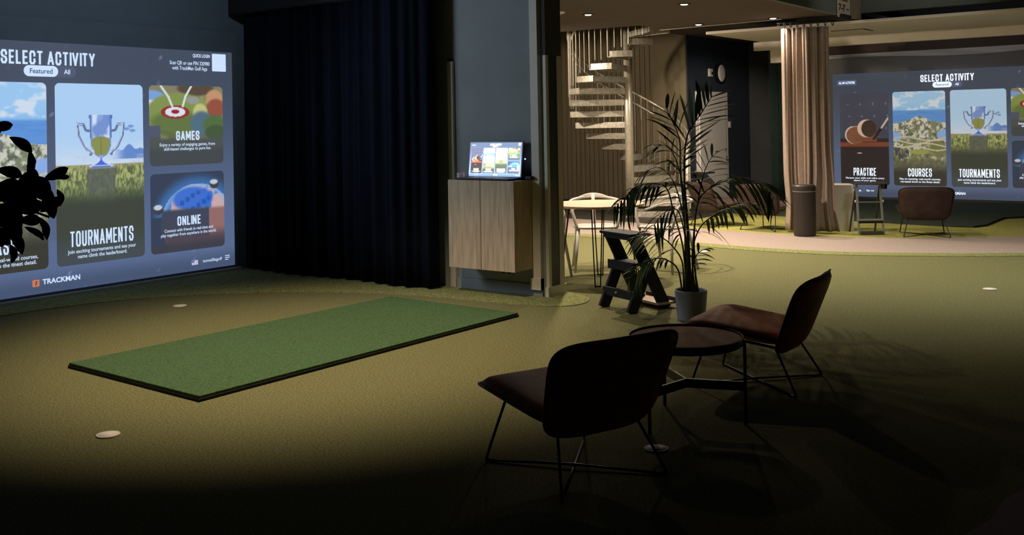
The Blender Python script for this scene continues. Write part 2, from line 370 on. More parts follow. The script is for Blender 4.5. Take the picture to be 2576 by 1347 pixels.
# ---------------------------------------------------------------- projected menu
UW, UH = 4.05, 2.28
def vnoise(U, V, s, seed=0):
    r = np.random.RandomState(seed); G = r.rand(97, 97); x = U*s+500; y = V*s+500
    xi = np.floor(x).astype(int); yi = np.floor(y).astype(int); fx = x-xi; fy = y-yi
    fx = fx*fx*(3-2*fx); fy = fy*fy*(3-2*fy); g = lambda a, b: G[a % 97, b % 97]
    return (g(xi, yi)*(1-fx)+g(xi+1, yi)*fx)*(1-fy)+(g(xi, yi+1)*(1-fx)+g(xi+1, yi+1)*fx)*fy
def fbm(U, V, s, seed=0):
    return .5*vnoise(U, V, s, seed)+.3*vnoise(U, V, s*2.1, seed+1)+.2*vnoise(U, V, s*4.3, seed+2)
def mixc(A, B, t):
    t = np.clip(t, 0, 1)[..., None]; return A*(1-t)+np.array(B, float)*t
def sst(x, a, b):
    t = np.clip((x-a)/(b-a), 0, 1); return t*t*(3-2*t)
def full(U, c): return np.ones(U.shape+(3,))*np.array(c, float)
def ell(U, V, cx, cy, rx, ry, soft=.03): return 1-sst(np.sqrt(((U-cx)/rx)**2+((V-cy)/ry)**2), 1-soft/2, 1+soft/2)
def seg(U, V, a, b, w_):
    a = np.array(a); b = np.array(b); d = b-a; t = np.clip(((U-a[0])*d[0]+(V-a[1])*d[1])/(d@d), 0, 1)
    return 1-sst(np.hypot(U-a[0]-t*d[0], V-a[1]-t*d[1]), w_*.7, w_*1.2)
# each painter takes card-local coordinates in 0..1 (v up), aspect handled inside
def p_tourn(U, V):
    C = mixc(full(U, (176, 212, 250)), (205, 222, 245), sst(1-V, .25, .5))
    C = mixc(C, (226, 234, 248), sst(fbm(U*.6, V*2.2, 4, 3), .5, .75)*.6*sst(.8-V, 0, .3))
    m = np.where(U > .66, .615+.030*np.sin((U-.66)*9)+.012*np.sin(U*40), .60+.0*U); C = mixc(C, (104, 140, 208), (sst(U, .62, .8))*(V < m)*(V > .575))
    C = mixc(C, (190, 200, 225), sst(fbm(U, V*3, 5, 9), .45, .7)*(V < .60)*.6)
    for cx, cy in ((.80, .745), (.85, .76), (.87, .735)): C = mixc(C, (120, 150, 205), ell(U, V, cx, cy, .035, .008, .6))
    g = .5*fbm(U*3.0, V*3.0, 14, 21)+.5*vnoise(U*3.4, V*2.2, 26, 25); gl = V < .548
    G = mixc(full(U, (92, 104, 72)), (176, 184, 120), sst(g, .36, .66)*sst(V, .28, .50))
    G = mixc(G, (168, 158, 116), sst(V, .52, .548)*.8)
    G = mixc(G, (66, 72, 62), sst(.42-V, 0, .10)); G = mixc(G, (72, 80, 86), sst(.22-V, 0, .2))
    C = np.where(gl[..., None], G, C)
    # plinth
    C = mixc(C, (92, 98, 92), (np.abs(U-.5) < .165)*(V < .535)*(V > .30)*sst(V, .31, .44)*.85)
    C = mixc(C, (132, 138, 140), (np.abs(U-.5) < .165)*(V < .535)*(V > .522))
    # trophy
    for s_ in (-1, 1):
        P = [(.5+s_*.125, .735), (.5+s_*.17, .74), (.5+s_*.195, .772), (.5+s_*.265, .776), (.5+s_*.25, .71), (.5+s_*.19, .645), (.5+s_*.11, .61), (.5+s_*.12, .603)]
        for a, b in zip(P[:-1], P[1:]): C = mixc(C, (98, 112, 150), seg(U, V*2.0, (a[0], a[1]*2), (b[0], b[1]*2), .014))
        for a, b in zip(P[2:-2], P[3:-1]): C = mixc(C, (196, 212, 246), seg(U, V*2.0, (a[0]-.008, a[1]*2), (b[0]-.008, b[1]*2), .006))
    top = .825; bot = .60
    hw = np.where(V > .68, .118+.012*(V-.68)/.145, .118*np.sqrt(np.clip(1-((.68-V)/.095)**2, 0, 1)))
    cup = (np.abs(U-.5) < hw)*(V < top)*(V > .585)
    body = mixc(full(U, (120, 152, 214)), (214, 228, 252), sst(fbm(U, V, 9, 31), .4, .62))
    body = mixc(body, (80, 112, 190), sst(np.abs(U-.5), .085, .12))
    C = np.where((cup > 0)[..., None], body, C)
    C = mixc(C, (142, 148, 84), (np.abs(U-.5) < hw-.012)*(V < .705-.35*(U-.5)**2*4)*(V > .60))
    C = mixc(C, (120, 126, 72), (np.abs(U-.5) < .008)*(V < .70)*(V > .60)*.6)
    C = mixc(C, (150, 170, 226), (np.abs(U-.5) < .018)*(V < .60)*(V > .575))
    st = .02+.10*np.clip((.578-V)/.04, 0, 1)**2; C = mixc(C, (70, 110, 220), (np.abs(U-.5) < st)*(V < .580)*(V > .535))
    C = mixc(C, (208, 222, 250), (np.abs(np.abs(U-.5)-st) < .014)*(V < .580)*(V > .532))
    C = mixc(C, (190, 208, 244), (np.abs(U-.5) < .145)*(np.abs(V-.540) < .004))
    return C
def p_courses(U, V):
    C = mixc(full(U, (158, 204, 246)), (120, 178, 236), sst(1-V, .1, .3))
    C = mixc(C, (210, 226, 244), sst(fbm(U*1.0, V*3, 5, 41), .48, .66)*(V > .80))
    C = mixc(C, (98, 152, 222), sst(.81-V, 0, .02)); C = mixc(C, (84, 138, 214), (sst(fbm(U*.4, V*5, 14, 42), .4, .7)*(V < .8))*.5)
    h = .655+.075*np.exp(-((U-.5)/.22)**2)+.02*fbm(U, V*0, 9, 43)
    land = V < h
    L_ = mixc(full(U, (126, 132, 106)), (206, 208, 196), sst(fbm(U, V*1.5, 14, 44), .45, .62))
    L_ = mixc(L_, (84, 92, 84), sst(fbm(U, V*1.5, 22, 45), .55, .7)*.8)
    C = np.where(land[..., None], L_, C)
    for cx, cy in ((.03, .52), (.97, .54)): C = mixc(C, (140, 176, 232), ell(U, V, cx, cy, .14, .055, .3))
    C = mixc(C, (118, 124, 78), sst(fbm(U, V*2, 5, 46), .42, .6)*(V < .47)*(V > .25))
    for k in range(4):
        C = mixc(C, (196, 192, 172), (np.abs(V-(.50-.035*k+.02*np.sin(U*7+k*1.7))) < .007))
    C = mixc(C, (150, 160, 92), ell(U, V, .5, .36, .19, .028, .15)); C = mixc(C, (60, 62, 70), sst(fbm(U, V, 16, 47), .45, .6)*(U < .3)*(V < .40)*(V > .27)*.8)
    C = mixc(C, (90, 94, 74), sst(.30-V, 0, .06)*.8)
    C = mixc(C, (62, 62, 56), sst(.24-V, 0, .12)); return C
def p_practice(U, V):
    C = full(U, (72, 74, 90))
    for j in range(5):
        for i in range(5):
            cx, cy = .17+.26*i+(.03*(j % 2)), .88-.12*j*1.1
            C = mixc(C, (120, 124, 145), np.maximum(seg(U, V*2, (cx-.022, cy*2), (cx+.022, cy*2), .004), seg(U, V*2, (cx, cy*2-.035), (cx, cy*2+.035), .004)))
    C = mixc(C, (50, 42, 42), sst(.51-V, 0, .01))
    C = mixc(C, (128, 70, 52), sst(.475-V, 0, .02)*sst(V-.40, 0, .03))
    C = mixc(C, (52, 46, 46), sst(.40-V, 0, .03))
    C = mixc(C, (206, 190, 188), ell(U, V, .30, .545, .20, .10, .05)*(V < .64)); C = mixc(C, (128, 88, 66), ell(U, V, .33, .54, .20, .095, .05))
    C = mixc(C, (128, 88, 66), ((U > .30)*(U < .75)*(V > .47)*(V < .56-(.75-U)*.02)))
    C = mixc(C, (104, 66, 48), ((np.mod(V*260, 1) < .4)*(U > .3)*(U < .7)*(V > .47)*(V < .55))*.5)
    for a, b, w_, c in (((.70, .50), (.86, .62), .03, (50, 36, 34)), ((.86, .62), (.99, .72), .022, (196, 180, 180))): C = mixc(C, c, seg(U, V*2, (a[0], a[1]*2), (b[0], b[1]*2), w_))
    C = mixc(C, (214, 188, 172), ell(U, V, .55, .615, .19, .097, .03)); C = mixc(C, (66, 52, 46), ell(U, V, .60, .612, .155, .092, .06))
    C = mixc(C, (214, 190, 186), ell(U, V, .40, .345, .05, .006, .5)); return C
def p_games(U, V):
    C = mixc(full(U, (116, 122, 70)), (160, 158, 116), sst(fbm(U, V, 6, 51), .4, .65))
    C = mixc(C, (134, 130, 104), (V > .87)*1.0); C = mixc(C, (92, 76, 62), ell(U, V, .62, .97, .25, .09, .3))
    C = mixc(C, (126, 164, 222), ell(U, V, .02, .80, .22, .14, .1)); C = mixc(C, (222, 232, 246), ell(U, V, .02, .76, .13, .06, .4))
    C = mixc(C, (132, 150, 82), ell(U, V, .38, .66, .42, .25, .15)); C = mixc(C, (88, 106, 62), ell(U, V, .36, .52, .36, .16, .5)*.7)
    C = mixc(C, (84, 90, 110), (V < .50)*(U < .14))
    C = mixc(C, (150, 54, 46), ell(U, V, .34, .67, .19, .085, .04)); C = mixc(C, (222, 230, 246), ell(U, V, .34, .67, .135, .06, .04)); C = mixc(C, (160, 40, 36), ell(U, V, .34, .675, .055, .027, .08))
    for a, b in (((.15, 1.0), (.25, .86)), ((.25, .86), (.30, .74)), ((.56, 1.0), (.48, .87)), ((.48, .87), (.44, .74))): C = mixc(C, (216, 232, 226), seg(U, V, a, b, .014))
    # soft hills of colour where the picture has its figures
    for cx, cy, rx, ry, c in ((.88, .84, .12, .12, (196, 150, 112)), (.90, .72, .13, .12, (150, 84, 66)), (.68, .66, .10, .12, (196, 196, 130)), (.70, .52, .16, .16, (84, 112, 132)), (.88, .50, .16, .13, (84, 112, 66)), (.90, .40, .16, .10, (72, 92, 60)), (.58, .82, .09, .05, (150, 154, 146))):
        C = mixc(C, c, ell(U, V, cx, cy, rx, ry, .35))
    C = mixc(C, (80, 86, 84), sst(.40-V, 0, .10)); C = mixc(C, (70, 76, 80), sst(.25-V, 0, .1)); return C
def p_online(U, V):
    C = full(U, (58, 68, 90))
    r = np.hypot(U-.62, (V-.36)); C = mixc(C, (66, 120, 190), sst(.66-r, 0, .16)*.8*(V > .45))
    P = r < .49
    B = mixc(full(U, (70, 120, 205)), (206, 172, 176), sst(fbm(U, V, 5.5, 62), .42, .52))
    B = mixc(B, (140, 180, 230), sst(r, .40, .49)*.8)
    B = mixc(B, (52, 108, 214), ell(U, V, .56, .66, .27, .15, .3)*.9)
    hx = np.sin(U*42)*np.sin(V*36+np.floor(U*42/PI)*1.57); B = mixc(B, (34, 74, 170), (hx > .35)*ell(U, V, .56, .64, .24, .12, .3)*.6)
    B = mixc(B, (68, 74, 92), sst(.56-V, 0, .05)*(U < .78)); B = mixc(B, (150, 110, 108), sst(.55-V, 0, .05)*(U >= .78)); B = mixc(B, (84, 74, 84), sst(.30-V, 0, .18))
    C = np.where(P[..., None], B, C)
    for cx, cy in ((.10, .55), (.86, .83)):
        C = mixc(C, (70, 68, 74), ell(U, V, cx, cy, .065, .062, .1)); C = mixc(C, (196, 208, 226), ell(U, V, cx-.005, cy+.03, .055, .032, .3))
    C = mixc(C, (66, 66, 78), sst(.16-V, 0, .12)); return C
def bgcol(U, V):
    v = V/UH; C = mixc(full(U, (92, 110, 148)), (68, 78, 96), sst(v, .15, .95))
    C = mixc(C, (84, 92, 112), sst(np.abs(U-2.02), .6, 0.)*.3*(v > .2)); C = mixc(C, (62, 74, 98), sst(.10-v, 0, .08)*.6)
    C = mixc(C, (136, 148, 178), sst(vnoise(U, V, 26, 71), .93, .99)*.7); return C
def paint(o, cols):
    me = o.data; a = me.attributes.new('Col', 'FLOAT_COLOR', 'POINT')
    c = cols.reshape(-1, 3)/255.; l = np.where(c <= .04045, c/12.92, ((c+.055)/1.055)**2.4)
    a.data.foreach_set('color', np.concatenate([l, np.ones((len(l), 1))], 1).ravel().astype(np.float32))
def img_grid(name, w_, h_, n, painter, parent, m, corner=0, local=True):
    nu = max(4, int(w_/n)); nv = max(4, int(h_/n))
    u = np.linspace(0, 1, nu+1); v = np.linspace(0, 1, nv+1); U, V = np.meshgrid(u, v)
    X = U*w_; Y = V*h_
    vs = np.stack([X, Y, np.zeros_like(X)], -1).reshape(-1, 3)
    keep = np.ones((nv, nu), bool)
    if corner:   # pull the rim in to round the corners
        cx = np.clip(X, corner, w_-corner); cy = np.clip(Y, corner, h_-corner); dx = X-cx; dy = Y-cy; r = np.hypot(dx, dy)
        k = np.where((r > corner) & (r > 0), corner/np.maximum(r, 1e-9), 1); X = cx+dx*k; Y = cy+dy*k
        vs = np.stack([X, Y, np.zeros_like(X)], -1).reshape(-1, 3)
    idx = np.arange((nu+1)*(nv+1)).reshape(nv+1, nu+1)
    f = np.stack([idx[:-1, :-1], idx[:-1, 1:], idx[1:, 1:], idx[1:, :-1]], -1)[keep].reshape(-1, 4)
    me = bpy.data.meshes.new(name); me.from_pydata(vs.tolist(), [], f.tolist()); me.materials.append(m)
    o = bpy.data.objects.new(name, me); COL.objects.link(o); o.parent = parent
    paint(o, painter(X/w_ if local else X, Y/h_ if local else Y)); return o
_tc = {}
def text(name, s, x, y, w_, h_, m, parent, z=.006, bold=.0, align='C'):
    """text fitted into a w_ x h_ box centred at x, y in the panel's plane"""
    key = (s, round(w_, 3), round(h_, 3), bold, align)
    if key not in _tc:
        cu = bpy.data.curves.new('t', 'FONT'); cu.body = s; cu.align_x = 'CENTER'; cu.offset = bold; cu.resolution_u = 3
        ob = bpy.data.objects.new('t', cu); COL.objects.link(ob)
        dg = bpy.context.evaluated_depsgraph_get(); dg.update()
        me = bpy.data.meshes.new_from_object(ob.evaluated_get(dg)); bpy.data.objects.remove(ob)
        n = len(me.vertices); co = np.zeros(n*3); me.vertices.foreach_get('co', co); co = co.reshape(-1, 3)
        lo, hi = co.min(0), co.max(0); cc = (lo+hi)/2
        co[:, 0] = (co[:, 0]-cc[0])*w_/(hi[0]-lo[0]); co[:, 1] = (co[:, 1]-cc[1])*h_/(hi[1]-lo[1]); co[:, 2] = 0
        me.vertices.foreach_set('co', co.ravel()); me.materials.clear(); me.materials.append(m); me.update(); me.name = name
        _tc[key] = me
    o = bpy.data.objects.new(name, _tc[key]); COL.objects.link(o); o.parent = parent; o.location = (x, y, z)
    return o
_G = {'A': [[(0, 0), (.5, 1), (1, 0)], [(.2, .27), (.8, .27)]], 'C': [[(1, .66), (1, .84), (.78, 1), (.22, 1), (0, .84), (0, .16), (.22, 0), (.78, 0), (1, .16), (1, .34)]],
      'E': [[(1, 1), (0, 1), (0, 0), (1, 0)], [(0, .5), (.85, .5)]], 'G': [[(1, .70), (1, .84), (.78, 1), (.22, 1), (0, .84), (0, .16), (.22, 0), (.78, 0), (1, .16), (1, .48), (.55, .48)]],
      'I': [[(.5, 0), (.5, 1)]], 'L': [[(0, 1), (0, 0), (1, 0)]], 'M': [[(0, 0), (0, 1), (.5, .25), (1, 1), (1, 0)]], 'N': [[(0, 0), (0, 1), (1, 0), (1, 1)]],
      'O': [[(.22, 0), (0, .16), (0, .84), (.22, 1), (.78, 1), (1, .84), (1, .16), (.78, 0), (.22, 0), (0, .16)]], 'P': [[(0, 0), (0, 1), (.75, 1), (1, .86), (1, .58), (.75, .45), (0, .45)]],
      'R': [[(0, 0), (0, 1), (.75, 1), (1, .86), (1, .62), (.75, .49), (0, .49)], [(.6, .49), (1, 0)]], 'S': [[(1, .70), (1, .84), (.78, 1), (.22, 1), (0, .84), (0, .68), (.15, .56), (.85, .44), (1, .32), (1, .16), (.78, 0), (.22, 0), (0, .16), (0, .30)]],
      'T': [[(0, 1), (1, 1)], [(.5, 1), (.5, 0)]], 'U': [[(0, 1), (0, .16), (.22, 0), (.78, 0), (1, .16), (1, 1)]], 'V': [[(0, 1), (.5, 0), (1, 1)]], 'Y': [[(0, 1), (.5, .45), (1, 1)], [(.5, .45), (.5, 0)]]}
def block_text(name, s, x, y, w_, h_, m, parent, z=.006):
    """heavy condensed capitals"""
    key = ('blk', s, round(w_, 3))
    if key not in _tc:
        adv = {'I': .34, ' ': .42, 'M': 1.25, 'A': 1.08, 'V': 1.08, 'Y': 1.05, 'T': .95, 'L': .86, 'E': .88}
        tot = sum(adv.get(c, 1) for c in s); cw = w_/(tot+.0); sw = min(.18*h_, .27*cw); px = -w_/2; b = MB()
        for c in s:
            a = adv.get(c, 1)*cw; gap = .20*cw; gw = max(0, a-gap-sw)
            for pl_ in _G.get(c, []):
                q = [Vector((px+gap/2+sw/2+(gw*p[0] if c != 'I' else gw/2), -h_/2+sw/2+p[1]*(h_-sw), 0)) for p in pl_]
                for k, (A_, B_) in enumerate(zip(q[:-1], q[1:])):
                    d = (B_-A_).normalized(); n_ = Vector((-d.y, d.x, 0))*sw/2; e = d*sw*.42
                    b.add([A_-e-n_, B_+e-n_, B_+e+n_, A_-e+n_], [(0, 1, 2, 3)])
            px += a
        me = bpy.data.meshes.new(name); me.from_pydata([tuple(v) for v in b.v], [], b.f); me.materials.append(m); _tc[key] = me
    o = bpy.data.objects.new(name, _tc[key]); COL.objects.link(o); o.parent = parent; o.location = (x, y, z); return o
def rrect(name, x, y, w_, h_, r, m, parent, z=.004):
    pts = []
    for cx, cy, a0 in ((x+w_/2-r, y+h_/2-r, 0), (x-w_/2+r, y+h_/2-r, 90), (x-w_/2+r, y-h_/2+r, 180), (x+w_/2-r, y-h_/2+r, 270)):
        for k in range(7): a = math.radians(a0+15*k); pts.append((cx+r*math.cos(a), cy+r*math.sin(a), z))
    return MB().add(pts, [tuple(range(len(pts)))]).build(name, m, parent)

CARDS = [('practice', .13, 1.01, .22, 1.91, p_practice, 'PRACTICE', 'Sharpen your skills and refine every\naspect of your game.', .42, .46),
         ('courses', 1.09, 1.99, .22, 1.91, p_courses, 'COURSES', 'Play on stunning, real-world courses,\nrecreated down to the finest detail.', .42, .46),
         ('tournaments', 2.07, 2.97, .22, 1.91, p_tourn, 'TOURNAMENTS', 'Join exciting tournaments and see your\nname climb the leaderboard.', .66, .46),
         ('games', 3.04, 3.92, 1.10, 1.91, p_games, 'GAMES', 'Enjoy a variety of engaging games, from\nskill-based challenges to pure fun.', .29, 1.40),
         ('online', 3.04, 3.92, .22, 1.02, p_online, 'ONLINE', 'Connect with friends in real-time and\nplay together from anywhere in the world.', .29, .53)]
def menu(parent, M_img, M_txt, mod):
    img_grid('projected_menu', UW, UH, .03, bgcol, parent, M_img, local=False)
    for nm, x0, x1, y0, y1, fn, ti, cap, tw, ty in CARDS:
        c = img_grid('activity_card', x1-x0, y1-y0, .0085, fn, parent, M_img, corner=.045)
        c.location = (x0, y0, .003); cx = (x1-x0)/2
        th = .145 if nm not in ('games', 'online') else .095
        block_text('title', ti, cx, ty-y0, tw, th, M_txt, c)
        text('caption', cap, cx, ty-y0-th/2-.068, .70 if nm not in ('games', 'online') else .66, .085, M_txt, c, bold=.012)
    block_text('heading', 'SELECT ACTIVITY', 2.025, 2.135, .90, .125, M_txt, parent)
    rrect('filter_bar', 2.03, 2.015, .50, .105, .05, M['txt_pill'], parent, .003)
    p = rrect('filter_tab', 1.945, 2.015, .32, .10, .049, M_txt, parent, .005)
    text('tab_text', 'Featured', 1.945, 2.015, .21, .045, M['txt_dk'], p, z=.007, bold=.01)
    text('filter_text', 'All', 2.19, 2.015, .06, .043, M_txt, parent, bold=.02)
    text('login_text', 'QUICK LOGIN', 3.66, 2.225, .21, .042, M_txt, parent, bold=.03)
    text('login_text', 'Scan QR or use PIN 320980\nwith TrackMan Golf App', 3.52, 2.115, .48, .105, M_txt, parent, bold=.012)
    rrect('code_plate', 3.88, 2.165, .175, .185, .008, M_txt, parent)
    rrect('corner_button', .27, 2.11, .36, .10, .012, M['txt_pill'], parent, .003)
    text('corner_text', 'ALL MY ACTIVITIES', .27, 2.11, .30, .045, M_txt, parent, bold=.03)
    rrect('player_button', .32, .115, .42, .085, .01, M['txt_pill'], parent, .003)
    text('player_text', 'Tylogar Bgn Cls', .27, .115, .28, .04, M_txt, parent, bold=.015)
    MB().add([(.45, .10, .006), (.50, .10, .006), (.475, .13, .006)], [(0, 1, 2)]).build('arrow', M_txt, parent)
    text('sign_out_text', 'Sign out', .66, .115, .14, .04, M_txt, parent, bold=.015)
    rrect('brand_mark', 1.87, .10, .065, .062, .01, M['txt_or'], parent, .004)
    MB().add([(1.862, .08, .006), (1.872, .08, .006), (1.882, .12, .006), (1.870, .12, .006)], [(0, 1, 2, 3)]).build('brand_stroke', M['txt_dk'], parent)
    text('brand_text', 'TRACKMAN', 2.11, .105, .36, .048, M_txt, parent, bold=.03)
    fl = rrect('flag', 3.545, .085, .075, .048, .002, M_txt, parent, .004)
    fm = MB()
    for k in range(4): fm.add([(3.508+(.03 if k > 1 else 0), .064+k*.013, .005), (3.582, .064+k*.013, .005), (3.582, .069+k*.013, .005), (3.508+(.03 if k > 1 else 0), .069+k*.013, .005)], [(0, 1, 2, 3)])
    fm.build('stripes', emis('flag_red', .8, lin((190, 120, 150))), fl)
    MB().add([(3.508, .085, .005), (3.538, .085, .005), (3.538, .108, .005), (3.508, .108, .005)], [(0, 1, 2, 3)]).build('canton', emis('flag_blue', .8, lin((100, 120, 200))), fl)
    text('club_text', 'tomelillagolf', 3.76, .085, .24, .042, M_txt, parent, bold=.01)
    lm = MB()
    for k in range(3): lm.add([(3.92, .068+k*.02, .005), (3.96+(.02 if k else 0), .068+k*.02, .005), (3.96+(.02 if k else 0), .076+k*.02, .005), (3.92, .076+k*.02, .005)], [(0, 1, 2, 3)])
    lm.build('menu_lines', M_txt, parent)
R_LEFT = Matrix(((0, 0, 1), (1, 0, 0), (0, 1, 0)))      # u->+Y, v->+Z, normal +X
R_FAR = Matrix(((1, 0, 0), (0, 0, -1), (0, 1, 0)))      # u->+X, v->+Z, normal -Y
t = thing('projection_screen', 'large near golf screen on the left showing a menu of activity cards', 'projection screen', (-8.85, 2.75, .05))
pl = bpy.data.objects.new('picture', None)
t.rotation_euler = R_LEFT.to_euler(); menu(t, M['img'], M['txt'], 0)
MB().box((2.0, 1.2, -.02), (4.22, 2.6, .02)).build('cloth', M['screenwall'], t)
MB().box((2.03, -.035, .03), (4.15, .024, .05)).build('bottom_bar', M['trim'], t)
def copy_screen(src, label, matmap):
    c = copy_tree(src); c['label'] = label
    st = [c]
    while st:
        o = st.pop(); st += [x for x in COL.objects if x.parent == o]
        if o.type == 'MESH' and o.material_slots and o.material_slots[0].material in matmap:
            m = matmap[o.material_slots[0].material]; o.material_slots[0].link = 'OBJECT'; o.material_slots[0].material = m
    return c
far = copy_screen(t, 'far golf screen in the right bay showing a menu of activity cards', {M['img']: M['img_r'], M['txt']: M['txt_r'], M['screenwall']: M['wall_blue']})
far.location = (-6.43, 18.62, .06); far.rotation_euler = R_FAR.to_euler()
for o in [x for x in COL.objects if x.parent == far and x.name.startswith(('cloth', 'bottom_bar'))]: bpy.data.objects.remove(o)
M['far_cloth'] = mat('far_screen_cloth', (.30, .29, .29), .9, noise=.04, nscale=4)
MB().grid(lambda u, v: (-.35+u*6.2, -.05+v*(2.72+.02*math.sin(u*9)), -.03+.012*math.sin(u*7+v*3)), 40, 12).build('cloth', M['far_cloth'], far, smooth=True, solid=.008)
MB().grid(lambda u, v: (-.35+u*6.2, 2.55+.10*v+.03*math.sin(u*11)*(1-v), .0+.02*math.sin(v*3+u*20)), 50, 5).build('loose_edge', M['white'], far, smooth=True)

# ---------------------------------------------------------------- hitting mat, cups
t = thing('hitting_mat', 'green rectangular hitting mat with black rubber edge on the olive turf', 'mat', (-5.39, 4.83, 0), math.radians(-1))
MB().box((0, 0, .009), (1.40, 2.90, .018)).build('rubber_base', M['rubber'], t, bevel=.002)
MB().box((0, 0, .026), (1.39, 2.89, .016)).build('turf_top', M['mat_turf'], t, bevel=.003)
cup = thing('golf_hole', 'x', 'golf hole', (0, 0, 0), group='white golf holes in the turf')
MB().lathe([(.056, .0), (.056, .007), (.052, .008), (.052, .006)], n=28).build('rim', M['cup_white'], cup, smooth=True)
MB().lathe([(.0515, 0), (.0515, .0065), (0, .007)], n=28).build('lid', M['cup_white'], cup, smooth=True)
HL = [((-4.59, 2.75), 'white golf hole in front of the mat, nearest on the left'), ((-7.43, 5.13), 'white golf hole between the mat and the near golf screen'),
      ((-2.25, 4.06), 'dim white golf hole beneath the near brown chair'), ((-1.91, 9.40), 'white golf hole on the open turf at the far right'),
      ((-5.17, 10.51), 'white golf hole behind the potted palm near the pale path')]
for i, (p, l) in enumerate(HL):
    o = cup if i == 0 else copy_tree(cup)
    o.location = (p[0], p[1], .0); o['label'] = l

# ---------------------------------------------------------------- curtains
def curtain(name, path, z0, z1, m, parent, folds, amp, nseg=200, nz=8, gather=None, seed=1):
    P = catmull(path, 20); P = [Vector((x, y, 0)) for x, y in P]
    L_ = [0]
    for a, b in zip(P[:-1], P[1:]): L_.append(L_[-1]+(b-a).length)
    r = random.Random(seed); ph = [r.uniform(0, 6) for _ in range(4)]
    def fn(u, v):
        s = u*L_[-1]; i = max(0, min(len(P)-2, int(np.searchsorted(L_, s))-1)); k = (s-L_[i])/max(1e-9, L_[i+1]-L_[i])
        p = P[i].lerp(P[i+1], k); tg = (P[i+1]-P[i]).normalized(); n = Vector((-tg.y, tg.x, 0))
        w_ = math.sin(2*PI*folds*u+ph[0])+.45*math.sin(2*PI*folds*1.73*u+ph[1]+v*1.5)+.25*math.sin(2*PI*folds*2.6*u+ph[2]-v*2)
        p = p+n*w_*amp*(.55+.45*(1-v))
        if gather: p = gather(p, u, v)
        return (p.x, p.y, z0+(z1-z0)*v)
    return MB().grid(fn, nseg, nz).build(name, m, parent, smooth=True, solid=.006)
t = thing('dark_curtain', 'tall navy black floor-length curtain between the near screen and the wall cabinet', 'curtain', (-7.4, 6.95, 0))
o = curtain('cloth', [(-1.38, -.05), (-.6, -.12), (.3, -.06), (.9, -.12), (1.33, -.03)], .02, 3.6, M['navy_cloth'], t, 13, .035, 260)
MB().box((.03, -.15, 3.24), (2.90, .10, 1.0)).build('track_cover', M['rubber'], t)
t = thing('taupe_curtain', 'taupe curtain gathered on a rail behind the tall brown bin', 'curtain', (-4.80, 12.86, 0))
def gath(p, u, v):
    pinch = math.exp(-((v-.13)/.10)**2); c = -.03
    k = 1-.22*pinch*(1 if .2 < u < .75 else .4)
    if u > .72: p = p+Vector((.12, .02, 0))*max(0, .4-v)*2.0*(u-.72)/.28
    return Vector((c+(p.x-c)*k, p.y*(1), 0))
curtain('cloth', [(-.31, -.02), (-.15, .05), (0, -.05), (.16, .06), (.28, .12)], .03, 2.72, M['curtain'], t, 6.3, .045, 200, 26, gath, 4)
MB().tube([(-.36, -.03, 2.79), (-.1, .0, 2.79), (.12, .07, 2.79), (.36, .20, 2.79)], .012, 8).build('rail', M['black_metal'], t)
for k in range(9):
    u = k/8; c = Vector((-.34+.66*u, -.03+.20*u*u, 2.765))
    MB().tube([c+Vector((.012*math.cos(a), .0, .034*math.sin(a))) for a in [2*PI*i/14 for i in range(14)]], .006, 6, closed=True).build('ring', M['black_metal'], t)
MB().box((0.16, .30, 2.84), (.62, .34, .06)).build('rail_mount', M['rubber'], t)
t = thing('green_curtain', 'dark green curtain at the left side of the far bay', 'curtain', (-6.9, 18.3, 0))
curtain('cloth', [(-.75, .3), (-.3, .1), (.3, 0)], .03, 2.68, M['green_cloth'], t, 6, .04, 120, 8, lambda p, u, v: Vector((p.x-.25*v*u, p.y, 0)), 9)

# ---------------------------------------------------------------- cabinet and laptop
t = thing('wall_cabinet', 'oak two-door cabinet hung on the wall under the laptop', 'cabinet', (-5.47, 6.97, .24))
MB().box((0, .005, .39), (.73, .29, .775)).build('body', M['oak'], t, bevel=.002)
MB().box((-.185, -.149, .39), (.363, .018, .78)).build('door', M['oak'], t, bevel=.002)
MB().box((.185, -.149, .39), (.363, .018, .78)).build('door', M['oak'], t, bevel=.002)
t = thing('laptop', 'open black laptop showing the menu on top of the oak cabinet', 'laptop', (-5.46, 6.95, 1.022))
MB().box((0, -.03, .008), (.58, .20, .016)).build('base', M['black_gloss'], t, bevel=.004)
MB().box((0, -.06, .018), (.50, .10, .004)).build('keyboard', M['plastic_dark'], t)
tilt = math.radians(8)
lid = MB().box((0, .0, .165), (.585, .012, .325)).build('screen', M['black_gloss'], t, bevel=.004); lid.location = (.01, .045, .012); lid.rotation_euler = (-tilt, 0, math.radians(3))
lid['label'] = 'glowing screen with the activity menu'
near = [o for o in COL.objects if o.name == 'projection_screen'][0]
s_ = .558/UW
